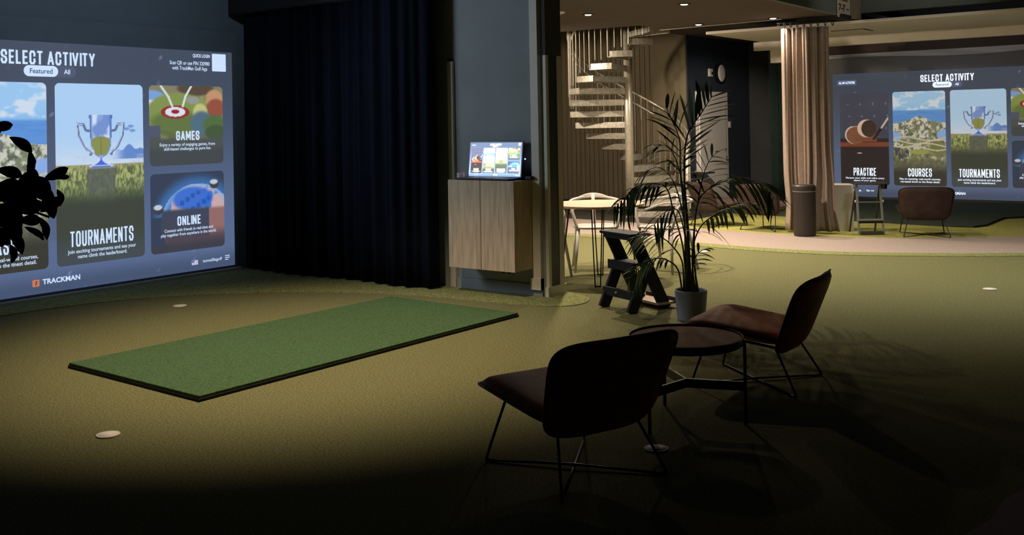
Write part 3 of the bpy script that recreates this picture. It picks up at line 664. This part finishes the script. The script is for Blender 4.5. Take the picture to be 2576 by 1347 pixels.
for src in [x for x in COL.objects if x.parent == near and not x.name.startswith(('cloth', 'bottom_bar', 'player', 'flag', 'login', 'corner_b', 'filter_b', 'brand_s'))]:
    def cp(o, parent, top):
        c = o.copy(); COL.objects.link(c); c.parent = parent
        if top:
            c.location = (-.279+o.location.x*s_, -.0075-o.location.z*.05, .010+o.location.y*s_*.965); c.rotation_euler = (PI/2, 0, 0); c.scale = (s_, s_*.965, s_)
        mm = {M['img']: M['img_lap'], M['txt']: M['txt_lap']}.get(o.material_slots[0].material)
        if mm: c.material_slots[0].link = 'OBJECT'; c.material_slots[0].material = mm
        return c
    kids = [x for x in COL.objects if x.parent == src]
    cp(src, lid, True)
    if src.name.startswith('activity_card'):
        for k_ in kids:   # the captions stay parts of the display, one level below it
            c = cp(k_, lid, False); c.location = (-.279+(src.location.x+k_.location.x)*s_, -.0085, .010+(src.location.y+k_.location.y)*s_*.965)
            c.rotation_euler = (PI/2, 0, 0); c.scale = (s_, s_*.965, s_)
MB().box((.300, .02, .17), (.008, .008, .01)).build('power_light', M['led'], lid)
t = thing('power_adapter', 'black power adapter with looped cable beside the laptop', 'adapter', (-5.125, 7.055, 1.022))
MB().box((0, 0, .014), (.10, .05, .028)).build('brick', M['black_gloss'], t, bevel=.006)
MB().tube([(x, y, z) for x, y, z in catmull([(.04, .02, .014), (.08, .05, .05), (.02, .06, .10), (.06, .08, .12), (-.02, .09, .09)], 6)], .003, 6).build('cable', M['black_gloss'], t)
t = thing('small_carton', 'small pink and white carton at the left end of the oak cabinet', 'carton', (-5.76, 6.90, 1.022), .3)
MB().box((-.015, 0, .028), (.03, .04, .055)).build('box', M['cup_white'], t, bevel=.002)
MB().box((.017, 0, .03), (.03, .035, .06)).build('box_end', M['pink'], t, bevel=.002)
t = thing('wall_socket', 'white double wall socket below the oak cabinet', 'socket', (-5.42, 7.118, .19))
MB().box((0, -.006, 0), (.14, .012, .075)).build('plate', M['wall_blue'], t, bevel=.004)
for sx in (-.035, .035):
    MB().lathe([(.022, 0), (.022, .004), (.018, .004), (.018, .001), (0, .001)], (sx, -.012, 0), 18, Matrix.Rotation(PI/2, 4, 'X')).build('outlet', M['plastic_dark'], t)

# ---------------------------------------------------------------- lounge chairs
def spow(c, p): return math.copysign(abs(c)**p, c)
def padded(w_, l_, th, bend=None, taper=0, e=.36):
    def fn(r, a, side):
        x = spow(math.cos(a), e)*r; y = spow(math.sin(a), e)*r
        z = side*th/2*(1-r**5)**.5 if r < 1 else 0
        X = x*w_/2*(1+taper*y); Y = y*l_/2
        p = Vector((X, Y, z))
        return bend(p, x, y) if bend else p
    return fn
def make_chair(m_main):
    c = thing('lounge_chair', 'x', 'chair')
    # seat: front at +Y, slightly dished and dropping towards the back
    def sb(p, x, y):
        z = .285+.07*(y+1)/2+.012*x*x-.035*max(0, y-.55)**1.5*2
        return Vector((p.x, p.y+.05, z+p.z+.018*(1-x*x)*0))
    MB().slab(padded(.62, .60, .085, sb, .05), 10, 56).build('seat', m_main, c, smooth=True, merge=True)
    ang = math.radians(27)
    def bb(p, x, y):
        l = p.y+.225; curve = .05*x*x+.018*math.sin(y*1.5)
        return Vector((p.x, -.205-l*math.sin(ang)+p.z*math.cos(ang)+curve, .225+l*math.cos(ang)+p.z*math.sin(ang)))
    MB().slab(padded(.62, .47, .07, bb, .09), 10, 56).build('backrest', m_main, c, smooth=True, merge=True)
    fn = padded(.622, .602, .085, sb, .05); MB().tube([fn(1, 2*PI*k/90, 1) for k in range(90)], .0055, 6, closed=True).build('piping', M['piping'], c, smooth=True)
    fn = padded(.622, .472, .07, bb, .09); MB().tube([fn(1, 2*PI*k/90, 1) for k in range(90)], .0055, 6, closed=True).build('piping', M['piping'], c, smooth=True)
    ft = {(-1, 1): (-.27, .295), (1, 1): (.27, .295), (-1, -1): (-.27, -.295), (1, -1): (.27, -.295)}
    for (sx, sy), (x, y) in ft.items():
        top = (sx*.215, .20, .30) if sy > 0 else (sx*.20, -.17, .245)
        MB().tube(catmull([top, (x*.985, y*.985, .03), (x*.97, y*.97, .009), (x*.90, y*.90, .007)], 4), .0065, 8).build('leg', M['black_metal'], c, smooth=True)
    for s_ in (-1, 1):
        MB().tube([(s_*.243, .2655, .007), (0, 0, .007 if s_ > 0 else .016), (-s_*.243, -.2655, .007)], .006, 8).build('floor_bar', M['black_metal'], c, smooth=True)
    MB().tube([(-.215, .20, .295), (.215, .20, .295), (.20, -.17, .245), (-.20, -.17, .245)], .008, 6, closed=True).build('under_frame', M['black_metal'], c)
    return c
def face(o, cx, cy, fx, fy):
    o.location = (cx, cy, 0); o.rotation_euler = (0, 0, math.atan2(fy, fx)-PI/2)
ch = make_chair(M['leather'])
face(ch, -2.425, 3.64, -.55, .215); ch['label'] = 'brown leather lounge chair nearest the viewer, back turned, left of the coffee table'
ch['group'] = 'armless leather lounge chairs on wire legs'
CH = [((-2.355, 5.45, -.6, -.06), 'brown leather lounge chair behind the coffee table, in front of the potted palm'),
      ((-3.46, 13.32, -.29, .78), 'brown leather lounge chair facing the far screen, right of the step ladder'),
      ((-5.44, 13.10, .08, .56), 'brown leather lounge chair left of the gathered curtain, back towards the viewer'),
      ((-6.27, 13.28, .33, .55), 'brown leather lounge chair seen behind the palm fronds below the white door')]
for (x, y, fx, fy), l in CH:
    o = copy_tree(ch); face(o, x, y, fx, fy); o['label'] = l
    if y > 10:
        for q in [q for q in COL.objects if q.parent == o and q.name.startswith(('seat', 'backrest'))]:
            q.material_slots[0].link = 'OBJECT'; q.material_slots[0].material = M['shaded_leather']
# ---------------------------------------------------------------- coffee table
t = thing('coffee_table', 'round dark coffee table with a walnut top between the two near brown chairs', 'table', (-2.335, 4.53, 0), math.radians(20))
MB().lathe([(0, .385), (.272, .385), (.282, .39), (.287, .41), (.287, .428), (.279, .43), (.277, .415), (0, .415)], n=64).build('rim_tray', M['black_metal'], t, smooth=False)
MB().lathe([(0, .414), (.276, .414), (.276, .421), (0, .421)], n=64).build('tabletop', M['dark_wood'], t)
for k in range(3):
    a = math.radians(120*k); x, y = .290*math.cos(a), .290*math.sin(a)
    MB().tube([(x, y, .0), (x, y, .42)], .009, 10).build('leg', M['black_metal'], t)
    MB().beam((x, y, .19), (0, 0, .19), .012, .045).build('crossbar', M['black_metal'], t)

# ---------------------------------------------------------------- palm
t = thing('potted_palm', 'tall potted palm in a grey pot beside the black step stool', 'plant', (-3.48, 6.86, 0))
MB().lathe([(0, 0), (.100, 0), (.106, .01), (.123, .225), (.118, .23), (.112, .225), (.110, .195)], n=48).build('pot', M['pot'], t, smooth=False)
MB().lathe([(0, .20), (.111, .198)], n=32).build('soil', M['soil'], t)
RT = Vector((.8, .6, 0)); FW = Vector((-.6, .8, 0)); S = 1/333.
def pt(px, py, dep=0): # metres right / up from the pot centre line, dep = metres away
    return RT*((px-1741)*S)+FW*dep+Vector((0, 0, (803-py)*S))
def frond(pts, L_leaf, n, droop, side=(1, 1), start=.3, r0=.0075, wl=.017, seed=1, fwdk=.55, up=.25):
    r = random.Random(seed); P = [Vector(p) for p in catmull([tuple(pt(*q)) for q in pts], 8)]
    f = MB().tube(P, [r0*(1-.75*i/(len(P)-1)) for i in range(len(P))], 6).build('stem', M['palm_stem'], t, smooth=True)
    cum = [0]
    for a, b in zip(P[:-1], P[1:]): cum.append(cum[-1]+(b-a).length)
    mb = MB()
    for k in range(n):
        u = start+(1-start)*(k+.5)/n; s = u*cum[-1]; i = max(0, min(len(P)-2, int(np.searchsorted(cum, s))-1))
        kk = (s-cum[i])/(cum[i+1]-cum[i]); p = P[i].lerp(P[i+1], kk); tg = (P[i+1]-P[i]).normalized()
        q = (u-start)/(1-start); ln = 1.12*L_leaf*(.55+.9*math.sin(PI*min(1, q*.85+.12)))*.72*r.uniform(.85, 1.12)
        for sd in (-1, 1):
            if not side[0 if sd < 0 else 1]: continue
            lat = tg.cross(Vector((0, 0, 1)))
            if lat.length < .3: lat = tg.cross(FW)
            lat.normalize(); lat = (lat+FW*r.uniform(-.25, .25)+Vector((0, 0, up))).normalized()
            # for steep stems the leaves spread in the plane facing the room
            if abs(tg.z) > .6: lat = (tg.cross(FW)*1.0+FW*r.uniform(-.5, .5)).normalized()
            d = (lat*sd+tg*(fwdk+r.uniform(-.1, .15)+.6*q)).normalized(); n_ = 5; A = []; B = []
            sw = d.cross(Vector((0, 0, 1)));
            if sw.length < .1: sw = Vector((1, 0, 0))
            sw.normalize(); sw = (sw+Vector((0, 0, r.uniform(-.5, .5)))).normalized()
            for j in range(n_+1):
                v = j/n_; c = p+d*ln*v+Vector((0, 0, -droop*ln*v*v)); ww = 1.55*(wl if seed < 6 or seed in (9, 10, 11) else wl*.7)*math.sin(PI*(v*.93+.05))**.7*(1 if j < n_ else .1)
                A.append(c-sw*ww*.5); B.append(c+sw*ww*.5)
            mb.add(A+B, [(j, j+1, n_+2+j, n_+1+j) for j in range(n_)])
    mb.build('leaflets', M['palm'], f, smooth=True)
frond([(1741, 735), (1736, 560, .0), (1730, 440, .0), (1738, 340, -.02), (1772, 285, -.04), (1802, 238, -.05)], .30, 15, .10, start=.60, r0=.011, seed=2, wl=.022, fwdk=.75)
frond([(1728, 735), (1730, 560, .02), (1722, 430, .03), (1722, 350, .04), (1705, 300, .06), (1690, 262, .08)], .26, 11, .15, start=.62, r0=.009, seed=3, wl=.020, fwdk=.9)
frond([(1756, 735), (1750, 610, -.02), (1762, 505, -.04), (1800, 466, -.06), (1860, 448, -.08), (1925, 470, -.08), (1950, 500, -.08)], .26, 16, .55, start=.48, seed=4, wl=.020, up=.5)
frond([(1752, 735), (1748, 640, .03), (1770, 575, .06), (1815, 540, .10), (1860, 524, .14), (1915, 518, .16)], .24, 14, .55, start=.45, seed=5, wl=.018, up=.4)
frond([(1731, 735), (1722, 620, -.02), (1700, 530, -.02), (1686, 475, -.03), (1660, 458, -.04), (1610, 462, -.05), (1578, 490, -.05), (1548, 515, -.06)], .15, 18, .9, start=.55, seed=6, wl=.024, up=.1)
frond([(1723, 735), (1722, 660, .02), (1700, 620, .03), (1672, 596, .04), (1640, 588, .05), (1600, 596, .06)], .22, 12, .5, start=.42, seed=7, wl=.018)
frond([(1719, 735), (1710, 680, -.02), (1690, 655, -.03), (1655, 645, -.04), (1618, 660, -.05), (1580, 700, -.06)], .15, 14, .5, start=.42, seed=8, wl=.018)
frond([(1737, 735), (1734, 600, -.02), (1726, 480, -.03), (1708, 400, -.04), (1685, 365, -.05), (1650, 360, -.06)], .20, 11, .5, start=.6, seed=9, wl=.018)
frond([(1747, 735), (1744, 680, -.02), (1752, 645, -.03), (1768, 628, -.03), (1786, 622, -.03)], .13, 7, .4, start=.4, seed=10, wl=.016)
frond([(1760, 735), (1752, 620, .06), (1775, 480, .1), (1800, 410, .14), (1830, 380, .18)], .22, 10, .3, start=.55, seed=11, wl=.018)
frond([(1726, 735), (1730, 640, -.06), (1718, 560, -.10), (1700, 520, -.14), (1665, 530, -.17), (1640, 560, -.2)], .20, 11, .7, start=.5, seed=12, wl=.018)
frond([(1734, 735), (1734, 600, .05), (1722, 500, .10), (1700, 440, .14), (1668, 420, .18), (1630, 440, .2)], .18, 10, .5, start=.55, seed=13, wl=.016)

# ---------------------------------------------------------------- dark plant at the left edge
t = thing('leafy_plant', 'black silhouetted leafy plant at the left edge in front of the near screen', 'plant', (-3.27, 1.30, 0))
MB().lathe([(0, 0), (.14, 0), (.17, .30), (.16, .31), (.15, .28), (0, .27)], n=32).build('pot', M['rubber'], t)
S2 = 1/838.; B0 = Vector((-3.03, 1.48, 0))-Vector((-3.27, 1.30, 0))
def pt2(px, py, dep=0): return B0+RT*(px*S2)+FW*dep+Vector((0, 0, 1.54-(py-300)*S2))
TR = catmull([tuple(Vector((0, 0, .27))), tuple(Vector((.03, .02, .8))), tuple(pt2(-60, 560)), tuple(pt2(10, 520)), tuple(pt2(60, 480))], 6)
MB().tube(TR, [.014*(1-.7*i/(len(TR)-1)) for i in range(len(TR))], 8).build('trunk', M['ficus'], t, smooth=True)
for q in ([(-60, 560), (-40, 440), (-20, 360), (5, 318)], [(-60, 560), (-20, 600), (20, 590)], [(20, 515), (60, 470), (110, 450)], [(20, 515), (80, 530), (120, 545)]):
    MB().tube(catmull([tuple(pt2(*z)) for z in q], 5), .004, 6).build('branch', M['ficus'], t)
LV = [(16, 314, 55, 5, 18), (22, 362, 62, -35, 20), (60, 412, 62, 85, 16), (8, 432, 60, -15, 22), (112, 438, 62, 25, 20), (40, 460, 60, 60, 24), (85, 485, 70, -20, 26), (128, 512, 56, 35, 20),
      (96, 525, 56, -60, 22), (60, 520, 74, 10, 28), (20, 505, 74, -20, 28), (118, 500, 40, -80, 12), (96, 575, 56, -72, 15), (40, 570, 70, -62, 24), (12, 560, 70, -80, 24), (22, 610, 62, -60, 20),
      (60, 590, 54, -35, 12), (4, 640, 44, -85, 14), (100, 460, 60, -30, 22), (130, 448, 36, 4, 9), (70, 440, 52, 110, 16), (30, 545, 64, 20, 24), (84, 550, 52, 0, 20), (-10, 470, 70, 10, 30), (-8, 590, 70, -30, 28),
      (-15, 400, 60, 30, 22), (-30, 520, 80, 0, 30), (38, 490, 70, -50, 26), (66, 470, 66, 20, 26), (80, 508, 60, -45, 26), (46, 540, 60, -10, 26), (20, 480, 66, 40, 26), (0, 535, 70, -30, 30), (18, 585, 54, -100, 22), (110, 470, 50, -10, 20)]
lm = MB(); r = random.Random(3)
for cx, cy, ln, an, wd in LV:
    ln *= 1.12; wd *= 1.45
    a = math.radians(an); dp = r.uniform(-.07, .07); n_ = 8; A = []; Bv = []
    for j in range(n_+1):
        v = j/n_-.5; wj = wd*math.sin(PI*min(1, max(0, j/n_*.96+.02)))**.8*.5
        x = cx+ln*v*math.cos(a); y = cy-ln*v*math.sin(a); bend = .02*math.cos(v*3)
        A.append(pt2(x-wj*math.sin(a), y-wj*math.cos(a), dp+bend)); Bv.append(pt2(x+wj*math.sin(a), y+wj*math.cos(a), dp+bend+r.uniform(-.004, .004)))
    lm.add(A+Bv, [(j, j+1, n_+2+j, n_+1+j) for j in range(n_)])
lm.build('leaves', M['ficus'], t, smooth=True)

# ---------------------------------------------------------------- black step stool
t = thing('step_stool', 'black painted wooden step stool left of the potted palm', 'stool', (-4.15, 6.89, 0), math.atan2(-.38, .92))
# local x = width, y = depth (away)
W2 = .155
for sx in (-1, 1):
    MB().beam((sx*W2, .37, .0), (sx*W2, .06, .60), .028, .105, up=(0, -1, .5)).build('leg', M['black_wood'], t, bevel=.003)
    MB().beam((sx*(W2+.03), .0, .0), (sx*(W2+.03), .19, .40), .028, .095, up=(0, -1, -.5)).build('leg', M['black_wood'], t, bevel=.003)
MB().box((0, .09, .615), (.42, .20, .022)).build('top_tread', M['black_wood'], t, bevel=.004)
MB().box((-.0, .02, .588), (.36, .022, .032)).build('top_rail', M['black_wood'], t, bevel=.003)
MB().box((0, .12, .375), (.34, .16, .024)).build('tread', M['black_wood'], t, bevel=.003)
MB().box((0, .05, .355), (.34, .022, .075)).build('tread_rail', M['black_wood'], t, bevel=.003)
MB().box((0, .025, .135), (.42, .022, .07)).build('tie_rail', M['black_wood'], t, bevel=.003)
MB().lathe([(0, .012), (.008, .011), (.011, 0)], (-.02, .013, .14), 14, Matrix.Rotation(PI/2, 4, 'X')).build('screw', M['steel_bar'], t)
MB().box((0, .36, .045), (.36, .17, .02)).build('tread', M['light_wood'], t, bevel=.003)
MB().box((0, .46, .06), (.40, .02, .05)).build('tread_rail', M['black_wood'], t, bevel=.003)

# ---------------------------------------------------------------- round table and pale chairs
t = thing('round_table', 'round pale wooden table on black hairpin legs below the spiral stair', 'table', (-5.07, 8.10, 0))
MB().lathe([(0, .715), (.42, .715), (.44, .722), (.44, .737), (.435, .74), (0, .74)], n=56).build('tabletop', M['light_wood'], t)
for k in range(4):
    a = math.radians(30+90*k); ca, sa = math.cos(a), math.sin(a); nx, ny = -sa, ca
    f_ = (.36*ca, .36*sa)
    MB().tube(catmull([(.27*ca+.05*nx, .27*sa+.05*ny, .715), (f_[0]+.026*nx, f_[1]+.026*ny, .05), (f_[0]+.018*nx, f_[1]+.018*ny, .012), (f_[0], f_[1], .006), (f_[0]-.018*nx, f_[1]-.018*ny, .012), (f_[0]-.026*nx, f_[1]-.026*ny, .05), (.27*ca-.05*nx, .27*sa-.05*ny, .715)], 5), .006, 8).build('leg', M['black_metal'], t, smooth=True)
def make_arm():
    c = thing('armchair', 'x', 'chair', group='pale moulded armchairs around the round table')
    def sb(p, x, y): return Vector((p.x, p.y, .445+p.z-.012*(1-x*x)*(1-y*y)))
    MB().slab(padded(.46, .42, .035, sb, .10, .5), 8, 40).build('seat', M['plastic'], c, smooth=True, merge=True)
    for sx in (-1, 1):
        MB().tube([(sx*.19, .16, .44), (sx*.235, .22, .0)], [.019, .013], 10).build('leg', M['plastic'], c, smooth=True)
        MB().tube([(sx*.18, -.16, .44), (sx*.225, -.26, .0)], [.019, .013], 10).build('leg', M['plastic'], c, smooth=True)
        MB().tube(catmull([(sx*.20, .16, .44), (sx*.245, .14, .60), (sx*.25, .10, .66), (sx*.262, -.02, .69), (sx*.22, -.18, .705), (sx*.10, -.27, .725)], 6), [.016]*5+[.015]*26, 8).build('arm', M['plastic'], c, smooth=True)
        MB().tube(catmull([(sx*.245, .13, .62), (sx*.25, .0, .60), (sx*.14, -.20, .655), (0, -.255, .665)], 6), .011, 8).build('lower_rail', M['plastic'], c, smooth=True)
    MB().grid(lambda u, v: ((u-.5)*.46*(1-.1*v), -.19-.09*math.sin(PI*u)-.015*v, .695+.05*math.sin(PI*u)**.6*v+.02*math.sin(PI*u)), 24, 4).build('backrest', M['plastic'], c, smooth=True, solid=.016)
    MB().tube([(0, -.275, .75), (0, -.25, .66), (0, -.19, .455)], [.022, .018, .022], 8).build('back_post', M['plastic'], c, smooth=True)
    return c
ac = make_arm(); tc_ = (-5.02, 8.12)
face(ac, -5.50, 8.74, .50, -.66); ac['label'] = 'pale moulded armchair behind the round table on its left'
for x, y, fx, fy, l in ((-4.86, 9.02, -.1, -1, 'pale moulded armchair behind the round table on its right, nearest the palm'),
                     (-5.64, 7.93, 1, .05, 'moulded armchair at the left of the round table, half hidden by the partition')):
    o = copy_tree(ac); face(o, x, y, fx, fy); o['label'] = l

# ---------------------------------------------------------------- spiral staircase
SX, SY, SR = -8.03, 13.80, .93
t = thing('spiral_staircase', 'galvanised steel spiral staircase rising through the ceiling opening', 'staircase', (SX, SY, 0))
MB().tube([(0, 0, .0), (0, 0, 3.0)], .068, 24).build('centre_pole', M['steel_bar'], t, smooth=True)
MB().lathe([(0, 0), (.16, 0), (.16, .02), (.07, .022)], n=32).build('base_plate', M['steel_bar'], t)
VA = math.radians(36.85)   # image right as a world angle
def wa(phi): return math.radians(phi)+VA
STEP = .178; DPH = 19.4
def stepz(k): return .27-.0+STEP*(k)   # k=0 ... top of tread
def sang(k): return 31-2*DPH+DPH*k     # start angle at k
def P(phi, r, z): return (r*math.cos(wa(phi)), r*math.sin(wa(phi)), z)
for k in range(-1, 16):
    z = stepz(k); a0, a1 = sang(k), sang(k)+DPH+4
    poly = [P(a0, .06, 0)[:2]]+[P(a0+(a1-a0)*j/5, SR, 0)[:2] for j in range(6)]+[P(a1, .06, 0)[:2]]
    tr = MB().prism(poly, z-.012, z)
    for a in (a0, a1): tr.beam(P(a, .07, z-.05), P(a, SR-.01, z-.05), .008, .085)
    for j in range(5):
        b0, b1 = a0+(a1-a0)*j/5, a0+(a1-a0)*(j+1)/5
        tr.beam(P(b0, SR, z-.05), P(b1, SR, z-.05), .008, .085)
    tr.build('tread', M['steel'], t)
    if k < 14:
        MB().tube([P(a1-2, .2, z+.085), P(a1-2, SR-.03, z+.085)], .007, 6).build('gap_bar', M['steel_bar'], t)
    for j in range(3):
        ph = a0+DPH*(j+.1)/3; zt = z+1.0+STEP*((ph-a0)/DPH-.3)
        MB().tube([P(ph, SR+.012, z-.08 if j == 0 else z+.05), P(ph, SR+.012, zt)], .010 if j == 0 else .007, 6).build('baluster', M['steel_bar'], t)
hel = lambda dz, r_, ph0, ph1, n: [P(ph0+(ph1-ph0)*i/n, r_, stepz(0)+STEP*((ph0+(ph1-ph0)*i/n)-sang(0))/DPH+dz) for i in range(n+1)]
a_lo = sang(-1); a_hi = sang(15)+DPH
MB().tube(hel(.95, SR+.012, a_lo, a_hi, 80), .021, 10).build('handrail', M['steel_bar'], t, smooth=True)
MB().tube(hel(.78, SR-.03, a_lo+6, a_hi, 80), .018, 8).build('inner_rail', M['steel_bar'], t, smooth=True)
h0 = hel(.95, SR+.012, a_lo, a_hi, 80)[0]
MB().tube([h0, (h0[0]*1.0, h0[1]*1.0, .0)], .024, 10).build('newel_post', M['steel_bar'], t, smooth=True)

# ---------------------------------------------------------------- bin, box, step ladder, sign
t = thing('waste_bin', 'tall round brown bin with lid in front of the taupe curtain', 'bin', (-4.73, 12.55, 0))
MB().lathe([(0, 0), (.128, 0), (.135, .012), (.14, .03), (.145, .58), (.143, .585)], n=48).build('body', M['bin'], t, smooth=False)
MB().lathe([(.147, .585), (.149, .60), (.146, .645), (.13, .662), (0, .668)], n=48).build('lid', M['bin'], t, smooth=False)
MB().lathe([(.1455, .574), (.1475, .576), (.1475, .584), (.1455, .586)], n=48).build('band', M['grey_metal'], t)
tag(MB().box((-4.58, 13.46, .31), (.34, .34, .62), .35).build('storage_cube', M['white'], bevel=.004), 'plain white cube unit half hidden behind the taupe curtain', 'cabinet')
t = thing('step_ladder', 'grey folding step ladder with tray left of the far brown chair', 'ladder', (-4.04, 13.05, 0), math.radians(34))
for sx in (-1, 1):
    MB().beam((sx*.155, 0, 0), (sx*.150, .10, .64), .028, .022, up=(0, 1, 0)).build('rail', M['grey_metal'], t, bevel=.003)
    MB().beam((sx*.165, .40, 0), (sx*.150, .13, .62), .022, .020, up=(0, 1, 0)).build('rear_leg', M['plastic_dark'], t, bevel=.003)
    MB().lathe([(0, -.01), (.016, -.008), (.016, .008), (0, .01)], (sx*.175, .07, .43), 14, RY).build('hinge', M['cup_white'], t, smooth=True)
MB().box((0, .06, .19), (.31, .11, .016)).build('step', M['grey_metal'], t, bevel=.003)
MB().box((0, .015, .17), (.31, .012, .04)).build('step_edge', M['black_metal'], t)
MB().box((0, -.01, .03), (.29, .06, .04)).build('foot_step', M['plastic_dark'], t, bevel=.003)
MB().tube([(-.15, .06, .42), (.15, .06, .42)], .007, 6).build('cross_bar', M['grey_metal'], t)
MB().box((.03, .14, .655), (.44, .24, .018)).build('tray', M['plastic_dark'], t, bevel=.006)
MB().lathe([(.038, -.07), (.042, 0), (.046, 0), (.046, .008), (.036, .008), (.034, -.06), (0, -.06)], (.20, .10, .655), 20).build('cup_holder', M['black_gloss'], t)
t = thing('paper_sign', 'printed simulator notice taped to the bulkhead above the curtain', 'sign', (-4.372, 12.90, 2.84))
t.rotation_euler = R_LEFT.to_euler()
MB().box((.25, .24, .001), (.50, .50, .002)).build('sheet', M['paper'], t)
text('sign_text', 'Simulator', .26, .245, .38, .07, M['ink'], t, z=.004, bold=.02)
text('sign_text', '7-7', .18, .12, .26, .09, M['ink'], t, z=.004, bold=.04)
text('sign_text', 'timmar', .40, .115, .13, .03, M['ink'], t, z=.004)
plat = [(-8.2, 18.5), (-7.9, 15.4), (-7.0, 15.08), (-5.85, 14.87), (-4.9, 14.68), (-4.02, 14.51), (-3.4, 14.42), (-3.12, 14.46), (-3.02, 14.75), (-3.02, 15.2), (-3.02, 15.9), (-2.6, 16.4), (-2.0, 16.6), (3.4, 16.7), (3.4, 18.5)]
tag(MB().prism(plat, 0, .03).build('turf_platform', M['shaded_turf'], bevel=.004), 'low turf platform with curved edge in front of the far screen', 'platform')
# small white thing on the palm side of the navy wall: a shelf with papers behind the chairs
t = thing('side_shelf', 'small white shelf holding papers beside the white door', 'shelf', (-8.18, 16.75, .56))
MB().box((0, 0, 0), (.26, .34, .03)).build('board', M['dark_floor'], t)
MB().box((.0, 0, .03), (.22, .30, .02)).build('papers', M['white'], t)
